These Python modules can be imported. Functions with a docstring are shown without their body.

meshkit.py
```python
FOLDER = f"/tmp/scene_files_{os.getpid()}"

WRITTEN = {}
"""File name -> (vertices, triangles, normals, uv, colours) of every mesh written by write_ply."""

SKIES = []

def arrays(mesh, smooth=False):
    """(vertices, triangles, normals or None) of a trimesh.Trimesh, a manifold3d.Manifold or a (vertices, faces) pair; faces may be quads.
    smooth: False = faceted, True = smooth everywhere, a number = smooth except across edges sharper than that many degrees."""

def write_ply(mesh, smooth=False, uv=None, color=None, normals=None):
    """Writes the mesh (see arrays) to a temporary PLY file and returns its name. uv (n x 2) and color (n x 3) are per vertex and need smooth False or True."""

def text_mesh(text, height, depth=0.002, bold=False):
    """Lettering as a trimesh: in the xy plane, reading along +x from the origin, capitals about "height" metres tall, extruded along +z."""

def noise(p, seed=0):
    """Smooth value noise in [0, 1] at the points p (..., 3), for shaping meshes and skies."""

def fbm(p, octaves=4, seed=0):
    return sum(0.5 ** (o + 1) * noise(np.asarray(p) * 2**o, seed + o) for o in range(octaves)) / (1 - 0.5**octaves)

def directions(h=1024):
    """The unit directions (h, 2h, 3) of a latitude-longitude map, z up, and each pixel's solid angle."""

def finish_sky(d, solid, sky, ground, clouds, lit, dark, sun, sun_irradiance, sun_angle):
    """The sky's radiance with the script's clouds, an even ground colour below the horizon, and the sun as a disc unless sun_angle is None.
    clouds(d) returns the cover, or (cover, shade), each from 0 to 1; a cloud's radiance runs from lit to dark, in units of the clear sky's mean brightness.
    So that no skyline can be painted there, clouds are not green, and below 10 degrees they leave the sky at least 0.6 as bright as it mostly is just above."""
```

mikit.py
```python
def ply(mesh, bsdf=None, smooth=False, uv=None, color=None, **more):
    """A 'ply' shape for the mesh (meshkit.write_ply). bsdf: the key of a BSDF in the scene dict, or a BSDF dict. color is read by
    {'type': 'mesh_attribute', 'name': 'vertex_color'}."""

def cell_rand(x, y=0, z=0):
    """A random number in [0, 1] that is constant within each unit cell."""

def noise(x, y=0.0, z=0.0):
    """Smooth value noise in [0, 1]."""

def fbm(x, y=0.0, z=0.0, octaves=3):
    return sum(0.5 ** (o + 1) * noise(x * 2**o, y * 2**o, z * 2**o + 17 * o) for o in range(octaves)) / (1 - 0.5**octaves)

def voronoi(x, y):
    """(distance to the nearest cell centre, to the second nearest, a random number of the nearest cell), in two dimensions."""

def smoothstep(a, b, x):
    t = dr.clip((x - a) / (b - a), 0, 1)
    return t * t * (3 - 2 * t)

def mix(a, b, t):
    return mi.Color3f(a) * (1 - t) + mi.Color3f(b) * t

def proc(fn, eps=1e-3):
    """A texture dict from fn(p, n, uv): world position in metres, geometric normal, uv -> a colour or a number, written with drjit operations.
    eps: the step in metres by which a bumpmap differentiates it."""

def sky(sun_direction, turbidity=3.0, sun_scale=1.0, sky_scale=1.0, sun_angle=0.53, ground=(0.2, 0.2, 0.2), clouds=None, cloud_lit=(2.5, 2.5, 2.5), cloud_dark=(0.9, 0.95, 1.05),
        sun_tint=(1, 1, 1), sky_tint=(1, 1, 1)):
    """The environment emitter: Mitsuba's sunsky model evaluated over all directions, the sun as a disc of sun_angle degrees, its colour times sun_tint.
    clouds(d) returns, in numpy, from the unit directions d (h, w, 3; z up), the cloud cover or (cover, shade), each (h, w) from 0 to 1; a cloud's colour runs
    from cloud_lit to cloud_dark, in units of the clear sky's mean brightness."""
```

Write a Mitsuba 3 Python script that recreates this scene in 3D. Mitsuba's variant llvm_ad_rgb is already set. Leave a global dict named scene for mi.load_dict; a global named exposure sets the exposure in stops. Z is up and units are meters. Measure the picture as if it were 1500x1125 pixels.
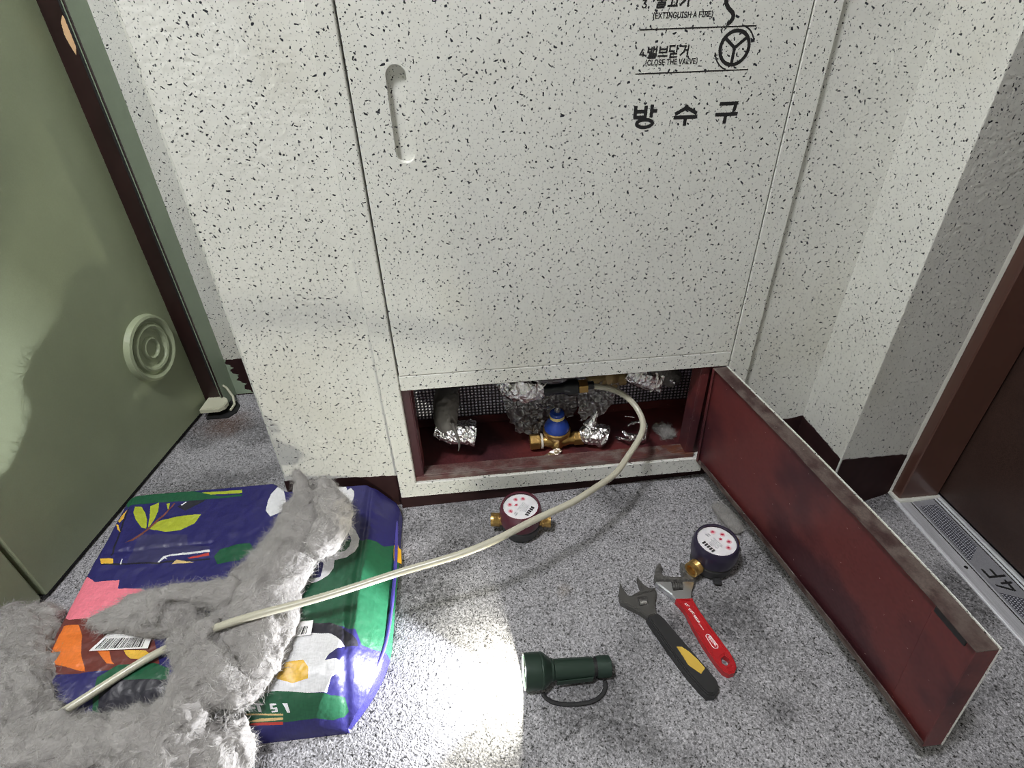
import math, random
import numpy as np, trimesh, manifold3d as m3
import drjit as dr, mitsuba as mi
import mikit, meshkit
from mikit import proc, ply, noise, fbm, cell_rand, smoothstep, mix
from shapely.geometry import Polygon, LineString, Point, box as sbox
from shapely.ops import unary_union
from shapely import affinity

T = mi.ScalarTransform4f
scene, labels = {}, {}

# ---------------------------------------------------------------- camera, light, exposure
CAM = np.array([.132, -.8154, .860]); PITCH, YAW, ROLL = .6079, .0815, -.0312
fwd = np.array([math.sin(YAW) * math.cos(PITCH), math.cos(YAW) * math.cos(PITCH), -math.sin(PITCH)])
rgt = np.array([math.cos(YAW), -math.sin(YAW), 0]); upv = np.cross(rgt, fwd)
upv = -math.sin(ROLL) * rgt + math.cos(ROLL) * upv
scene['camera'] = dict(type='perspective', fov=math.degrees(2 * math.atan(750 / 813.3)), fov_axis='x', near_clip=.02, far_clip=30.,
                       to_world=T().look_at(origin=CAM.tolist(), target=(CAM + fwd).tolist(), up=upv.tolist()))
exposure = 1.80
LAMP_A, LAMP_A_R, LAMP_A_RAD = (-.45, -.85, 2.33), .14, (65.0, 65.2, 66.5)      # round ceiling lamp over the landing
TORCH_HOT, TORCH_SPILL = (.42, .44, .49), (1080., 1050., 860.)          # one torch: narrow hot spot and weak wide spill

# ---------------------------------------------------------------- mesh helpers
def rgb(*c): return dict(type='rgb', value=[float(x) for x in c])
def srgb(r, g, b):
    f = lambda c: (c / 255 / 12.92) if c / 255 < .04045 else ((c / 255 + .055) / 1.055) ** 2.4
    return [f(r), f(g), f(b)]
def bx(x0, x1, y0, y1, z0, z1, c=.0012):
    c = min(c, .45 * min(x1 - x0, y1 - y0, z1 - z0)); pts = []
    for x, sx in ((x0, 1), (x1, -1)):
        for y, sy in ((y0, 1), (y1, -1)):
            for z, sz in ((z0, 1), (z1, -1)):
                pts += [(x + c * sx, y, z), (x, y + c * sy, z), (x, y, z + c * sz)] if False else [(x + c * sx, y + c * sy, z), (x, y + c * sy, z + c * sz), (x + c * sx, y, z + c * sz)]
    return trimesh.convex.convex_hull(np.array(pts))
def cat(*ms):
    ms = [m for g in ms for m in (g if isinstance(g, (list, tuple)) else [g])]
    return trimesh.util.concatenate(ms)
def lathe(prof, n=48, close=False):
    p = np.array(prof, float); k = len(p); a = np.linspace(0, 2 * np.pi, n, endpoint=False)
    v = np.stack([np.outer(np.cos(a), p[:, 0]), np.outer(np.sin(a), p[:, 0]), np.tile(p[:, 1], (n, 1))], -1).reshape(-1, 3)
    f = []
    for i in range(n):
        j = (i + 1) % n
        for q in range(k - 1):
            A, B, C, D = i * k + q, j * k + q, j * k + q + 1, i * k + q + 1
            f += [(A, B, C), (A, C, D)]
    m = trimesh.Trimesh(v, np.array(f), process=False); m.merge_vertices()
    m.update_faces(m.nondegenerate_faces()); m.remove_unreferenced_vertices(); return m
def at(m, loc=(0, 0, 0), rx=0, ry=0, rz=0, s=1):
    m = m.copy(); R = trimesh.transformations
    M = R.rotation_matrix(rz, [0, 0, 1]) @ R.rotation_matrix(ry, [0, 1, 0]) @ R.rotation_matrix(rx, [1, 0, 0])
    M[:3, :3] *= s; M[:3, 3] = loc; m.apply_transform(M); return m
def spline(pts, n):
    from scipy.interpolate import CubicSpline
    p = np.array(pts, float); t = np.r_[0, np.cumsum(np.linalg.norm(np.diff(p[:, :3], axis=0), axis=1))]
    return CubicSpline(t, p)(np.linspace(0, t[-1], n))
def tube(path, r, seg=16, caps=True):
    p = np.array(path, float); n = len(p); r = np.broadcast_to(np.asarray(r, float), (n,))
    tan = np.gradient(p, axis=0); tan /= np.linalg.norm(tan, axis=1, keepdims=True)
    a = np.array([0, 0, 1.]) if abs(tan[0][2]) < .9 else np.array([1., 0, 0])
    u = np.cross(tan[0], a); u /= np.linalg.norm(u); V = []
    for i in range(n):
        u = u - tan[i] * (u @ tan[i]); u /= np.linalg.norm(u); w = np.cross(tan[i], u)
        for k in range(seg):
            q = 2 * np.pi * k / seg; V.append(p[i] + r[i] * (np.cos(q) * u + np.sin(q) * w))
    F = []
    for i in range(n - 1):
        for k in range(seg):
            A, B = i * seg + k, i * seg + (k + 1) % seg; F += [(A, B, B + seg), (A, B + seg, A + seg)]
    if caps:
        V += [p[0], p[-1]]
        for k in range(seg):
            F += [(len(V) - 2, (k + 1) % seg, k), (len(V) - 1, (n - 1) * seg + k, (n - 1) * seg + (k + 1) % seg)]
    return trimesh.Trimesh(np.array(V), np.array(F), process=False)
def polys(g): return [q for q in getattr(g, 'geoms', [g]) if q.geom_type == 'Polygon' and q.area > 1e-9]
def extrude(g, h, z=0., bevel=0.):
    out = []
    steps = [(g, 0, h)] if not bevel else [(g, 0, h - bevel), (g.buffer(-bevel * .5), h - bevel, h - bevel * .45), (g.buffer(-bevel), h - bevel * .45, h)]
    for s, a, b in steps:
        for q in polys(s):
            m = trimesh.creation.extrude_polygon(q, b - a, engine='earcut'); m.apply_translation([0, 0, z + a]); out.append(m)
    return cat(out)
def hexnut(r, h, ch=.12):
    out = m3.Manifold.cylinder(h, r, r, 6); c = m3.Manifold.cylinder(h, r * .97, r * .97, 48)
    m = (out ^ c).to_mesh(); return trimesh.Trimesh(m.vert_properties[:, :3], m.tri_verts, process=False)
def tri(man):
    m = man.to_mesh(); return trimesh.Trimesh(np.array(m.vert_properties[:, :3], float), np.array(m.tri_verts), process=False)

def add(key, mesh, bsdf, smooth=False, **more):
    k, i = key, 0
    while k in scene:
        i += 1; k = f'{key}_{i:03d}'
    scene[k] = ply(mesh, bsdf, smooth, **more); return k
def thing(key, label, cat_, group=None):
    labels[key] = {'label': label, 'category': cat_}
    if group: labels[key]['group'] = group
    return key
def struct(key, label=None):
    labels[key] = {'kind': 'structure'}
    if label: labels[key]['label'] = label
    return key

# ---------------------------------------------------------------- materials
def mat(name, d, two=True):
    scene[name] = dict(type='twosided', bsdf=d) if two else d; return name
def pr(color, rough=.5, **k):
    return dict(type='principled', base_color=color if isinstance(color, dict) else rgb(*color), roughness=rough if isinstance(rough, dict) else float(rough), **k)
def bump(tex, scale, d): return {'type': 'bumpmap', 'bump': tex, 'scale': float(scale), 'bsdf': d}
# note: 'scale' is metres of height because the proc textures give 0..1

def flakes(a, b, cell, seed, prob, l0, l1, w0, w1):
    """Coverage by short paint flakes: one capsule per cell with its own place, turn, length and width."""
    a, b = a / cell, b / cell; ia, ib = dr.floor(a), dr.floor(b); cov = mi.Float(0)
    for i in (-1, 0, 1):
        for j in (-1, 0, 1):
            ca, cb = ia + i, ib + j
            r = [cell_rand(ca, cb, seed + k) for k in range(5)]
            an = r[2] * 6.2832; h = (l0 + (l1 - l0) * r[3] * r[3]) * .5 / cell; w = (w0 + (w1 - w0) * r[4]) / cell
            da, db = a - ca - r[0], b - cb - r[1]; c, s = dr.cos(an), dr.sin(an)
            u, v = da * c + db * s, db * c - da * s + .8 * (da * c + db * s) ** 2 * (r[3] - .5)
            d = dr.sqrt(dr.square(dr.maximum(dr.abs(u) - h, 0)) + v * v)
            cov = dr.maximum(cov, dr.select(cell_rand(ca, cb, seed + 7) < prob, 1 - smoothstep(w * .75, w * 1.25, d), 0))
    return cov
def plane2(p, n):
    return dr.select(dr.abs(n.x) > .7, p.y, p.x) + mi.Float(0), dr.select(dr.abs(n.z) > .7, p.y, p.z) + mi.Float(0)
def speckled(base, grime):
    def fn(p, n, uv):
        a, b = plane2(p, n)
        wa = (noise(a * 420, b * 420, 3) - .5) * .0012; wb = (noise(a * 420, b * 420, 9) - .5) * .0012
        clus = smoothstep(.30, .62, fbm(a * 26, b * 26, 5, octaves=2))
        big = flakes(a + wa, b + wb, .0130, 11, .40 + .42 * clus, .0003, .0040, .0006, .00135)
        med = flakes(a + wa, b + wb, .0078, 41, .74, .0002, .0013, .0004, .00085)
        tiny = flakes(a, b, .0048, 71, .78, .0001, .0008, .0003, .0006)
        c = mi.Color3f(base) * (.955 + .09 * fbm(a * 9, b * 9, 1, octaves=3))
        c = mix(c, grime, .30 * smoothstep(.52, .8, fbm(a * 5, b * 3.2, 21, octaves=4)))
        c = mix(c, (.20, .21, .205), .65 * tiny); c = mix(c, (.030, .034, .042), .92 * med)
        return mix(c, (.010, .012, .018), big)
    return fn
def paint_bump(p, n, uv):
    a, b = plane2(p, n); return fbm(a * 190, b * 190, 2, octaves=3)
mat('speckled_steel', pr(proc(speckled((.60, .60, .565), (.46, .44, .35))), .42, specular=.4))
mat('speckled_wall', bump(proc(paint_bump), .0011, pr(proc(speckled((.585, .583, .55), (.40, .375, .30))), .55, specular=.35)))

def floor_fn(p, n, uv):
    x, y = p.x, p.y
    g = noise(x * 620, y * 620, 1); g2 = noise(x * 330, y * 330, 4); g3 = noise(x * 1100, y * 1100, 7)
    v = .255 + .25 * (g - .5) + .15 * (g2 - .5) + .16 * (g3 - .5)
    v = v + .15 * smoothstep(.70, .86, noise(x * 470, y * 470, 15)) - .15 * smoothstep(.70, .85, noise(x * 400, y * 400, 25))
    scuff = smoothstep(.44, .74, fbm(x * 7.5 + 3, y * 9.5, 31, octaves=4))
    v = dr.maximum(v * (1 - .60 * scuff * (.35 + .9 * noise(x * 240, y * 240, 3))), .018)
    wipe = fbm(x * 2.2, y * 60 + x * 22, 8, octaves=3)
    v = v * (.93 + .14 * wipe)
    c = mi.Color3f(v * .945, v * .925, v * .975)
    c = mix(c, (.022, .022, .024), .9 * flakes(x, y, .030, 90, .30, .0006, .0030, .0005, .0012))
    c = mix(c, (.045, .043, .04), .65 * flakes(x, y, .14, 120, .35, .012, .055, .0004, .0009))
    # rust that has run from the door pivot, and a brown spill beside the meters
    wob = .045 * fbm(x * 40, y * 40, 12, octaves=3)
    d = dr.sqrt(dr.square((x + .497) * .9) + dr.square((y - .335) * 1.15)) + wob
    gr = .35 + .65 * noise(x * 520, y * 520, 33)
    c = mix(c, (.075, .034, .018), .88 * gr * (1 - smoothstep(.035, .105, d)))
    d2 = dr.sqrt(dr.square(x - .262) + dr.square(y + .228)) + .5 * wob
    c = mix(c, (.17, .115, .055), .5 * gr * (1 - smoothstep(.012, .034, d2)))
    return c
def floor_bump(p, n, uv): return .6 * noise(p.x * 620, p.y * 620, 1) + .4 * noise(p.x * 330, p.y * 330, 4)
mat('floor_grit', bump(proc(floor_bump, eps=6e-4), .0007, pr(proc(floor_fn), .62, specular=.35)))

def green_fn(base):
    def fn(p, n, uv):
        s = p.y * 1.2 + p.x
        return mi.Color3f(base) * (.93 + .14 * fbm(s * 14, p.z * 14, 3, octaves=4)) * (.96 + .08 * noise(s * 700, p.z * 700, 2))
    return fn
def orange_peel(p, n, uv): return fbm(p.x * 420 + p.y * 420, p.z * 420, 2, octaves=2)
mat('green_paint', bump(proc(orange_peel), .00025, pr(proc(green_fn((.275, .312, .205))), .42, specular=.45)))
mat('green_frame_paint', pr(proc(green_fn((.235, .290, .215))), .45))
def maroon_fn(p, n, uv):
    q = p.x * .8 + p.y
    w = fbm(q * 8, p.z * 9 + p.x * 5, 6, octaves=4)
    c = mix((.046, .012, .016), (.100, .020, .020), smoothstep(.33, .60, w))
    c = c * (.9 + .2 * noise(q * 320, p.z * 320, p.x * 300))
    return mix(c, (.30, .22, .20), .6 * flakes(q, p.z + p.x * .3, .035, 500, .45, .0003, .0016, .0003, .0007))
mat('maroon_paint', pr(proc(maroon_fn), .46, specular=.4))
def dusty_fn(p, n, uv):
    q = p.x * .8 + p.y
    w = smoothstep(.30, .64, fbm(p.x * 70, p.y * 45, p.z * 70, octaves=4))
    c = mix((.042, .022, .021), (.095, .072, .064), w)
    c = c * (.80 + .40 * noise(p.x * 600, p.y * 600, p.z * 600))
    return mix(c, (.30, .30, .28), .5 * flakes(q, p.x + p.z, .02, 400, .3, .0004, .003, .0004, .0009))
mat('dusty_maroon', pr(proc(dusty_fn), .75, specular=.2))
def sill_rust_fn(p, n, uv):
    w = smoothstep(.38, .66, fbm(p.x * 34, p.y * 70, p.z * 60, octaves=4))
    c = mix((.085, .030, .028), (.135, .098, .088), w)
    r = smoothstep(.50, .66, fbm(p.x * 34 + 9, p.y * 80, p.z * 70, octaves=4)) * smoothstep(.15, .5, p.x)
    c = mix(c, (.105, .030, .012), .85 * r)
    return c * (.85 + .3 * noise(p.x * 420, p.y * 420, p.z * 420))
mat('rusty_maroon', pr(proc(sill_rust_fn), .6))
mat('dark_maroon_base', pr(proc(lambda p, n, uv: mi.Color3f(.021, .0085, .009) * (.7 + .6 * fbm(p.x * 40 + p.y * 31, p.z * 40, 3, octaves=3))), .7, specular=.15))
mat('jamb_maroon', pr(proc(lambda p, n, uv: mi.Color3f(.017, .006, .006) * (.6 + .9 * fbm(p.x * 30, p.z * 12, 3, octaves=3))), .35))
mat('chipped_primer', pr((.62, .40, .22), .7))
mat('black_rubber', pr((.010, .010, .011), .55))
mat('ink', pr((.008, .008, .009), .5))
mat('brown_steel', pr(proc(lambda p, n, uv: mi.Color3f(.034, .0185, .015) * (.75 + .5 * noise(p.y * 900, p.z * 900, p.x * 900)) * (.85 + .3 * fbm(p.y * 9, p.z * 9, 3, octaves=3))), .38, specular=.45))
mat('brown_casing', pr(proc(lambda p, n, uv: mi.Color3f(.074, .034, .026) * (.9 + .2 * fbm(p.y * 40, p.z * 3, 3, octaves=3))), .22, specular=.6))
mat('caulk', pr((.50, .50, .46), .6))
mat('cream_metal', pr((.47, .47, .36), .45))
def brushed(base):
    return proc(lambda p, n, uv: mi.Color3f(base) * (.75 + .35 * noise(p.x * 900, p.y * 12, 3) + .15 * noise(p.x * 300, p.y * 40, 5)))
mat('brushed_aluminium', pr(brushed((.46, .46, .49)), .40, metallic=.3))
mat('bright_aluminium', pr((.70, .70, .74), .35, metallic=.3))
mat('plain_wall', pr((.55, .55, .51), .7)); mat('ceiling_paint', pr((.7, .7, .68), .8))
mat('brass', bump(proc(lambda p, n, uv: noise(p.x * 500, p.y * 500, p.z * 500)), .0003, pr((.50, .315, .105), .34, metallic=.9)))
mat('dull_brass', pr(proc(lambda p, n, uv: mix((.20, .135, .055), (.30, .215, .10), fbm(p.x * 60, p.y * 60, p.z * 60))), .5, metallic=.5))
def foil_bump(p, n, uv): return fbm(p.x * 260, p.y * 260, p.z * 260, octaves=3)
mat('foil', bump(proc(foil_bump), .0022, dict(type='roughconductor', material='Al', alpha=.12)))
mat('tape_grey', bump(proc(foil_bump), .0012, pr((.105, .098, .092), .5)))
mat('film', dict(type='blendbsdf', weight=.34, a=dict(type='thindielectric', int_ior=1.5), b=dict(type='twosided', bsdf=pr((.50, .49, .50), .22, metallic=.7))), two=False)
def weave_fn(p, n, uv):
    u, v = p.x * 125, p.z * 125
    k = dr.maximum(dr.abs(dr.sin(u * 3.14159)), 0) * dr.abs(dr.sin(v * 3.14159))
    return mix((.10, .10, .12), (.92, .90, 1.0), smoothstep(.25, .8, k)) * (.7 + .6 * fbm(p.x * 12, p.z * 20, 3, octaves=3))
mat('woven_foil', bump(proc(lambda p, n, uv: dr.abs(dr.sin(p.x * 392.7)) * dr.abs(dr.sin(p.z * 392.7)), eps=8e-4), .0016, pr(proc(weave_fn), .34, metallic=.85)))
mat('blue_enamel', pr((.012, .040, .235), .28, specular=.6)); mat('yellow_label', pr((.62, .50, .20), .5)); mat('steel', pr((.50, .49, .48), .3, metallic=.95))
mat('black_plastic', pr((.007, .008, .010), .35)); mat('teflon', pr((.62, .58, .52), .6))
mat('hose_pvc', dict(type='principled', base_color=rgb(.42, .40, .32), roughness=.28, specular=.5, spec_trans=.0, flatness=.0), two=True)
mat('meter_violet', pr((.017, .013, .032), .28, specular=.5)); mat('meter_maroon', pr((.070, .010, .020), .3, specular=.5)); mat('meter_base', pr((.022, .022, .024), .5))
mat('dial_white', pr((.74, .73, .75), .5)); mat('dial_red', pr((.42, .012, .045), .5)); mat('dial_pink', pr((.70, .42, .46), .5)); mat('dial_grey', pr((.27, .27, .29), .5))
mat('clear_cover', dict(type='thindielectric', int_ior=1.45), two=False)
mat('torch_green', bump(proc(lambda p, n, uv: noise(p.x * 900, p.y * 900, p.z * 900)), .0002, pr((.018, .036, .026), .35, metallic=.3)))
mat('torch_knurl', bump(proc(lambda p, n, uv: dr.abs(dr.sin(p.x * 2200 + p.z * 1400)) * dr.abs(dr.sin(p.x * 2200 - p.z * 1400)), eps=3e-4), .0006, pr((.022, .042, .032), .4, metallic=.3)))
mat('strap_black', pr((.012, .012, .013), .8)); mat('reflector', dict(type='roughconductor', material='Al', alpha=.08))
mat('wrench_dark', pr(proc(lambda p, n, uv: mi.Color3f(.095, .092, .088) * (.7 + .6 * noise(p.x * 300, p.y * 300, 2))), .4, metallic=.3, specular=.6))
mat('wrench_black', pr((.050, .048, .045), .42, specular=.6)); mat('wrench_chrome', pr((.58, .59, .61), .24, metallic=.95))
mat('grip_red', pr((.36, .010, .014), .3, specular=.55)); mat('grip_black', pr((.014, .014, .015), .5)); mat('grip_yellow', pr((.52, .34, .055), .45))
mat('print_white', pr((.80, .80, .80), .5))
def wool_fn(a, b):
    return proc(lambda p, n, uv: mix(a, b, fbm(p.x * 55, p.y * 55, p.z * 55, octaves=4)) * (.86 + .28 * noise(p.x * 500, p.y * 500, p.z * 500)))
mat('wool_grey', bump(proc(lambda p, n, uv: fbm(p.x * 230, p.y * 230, p.z * 230, octaves=3), eps=8e-4), .0007, pr(wool_fn((.175, .165, .160), (.345, .330, .322)), .95, specular=.0, sheen=.4)))
mat('wool_fibre', pr((.34, .328, .318), .95, specular=.0))
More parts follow.
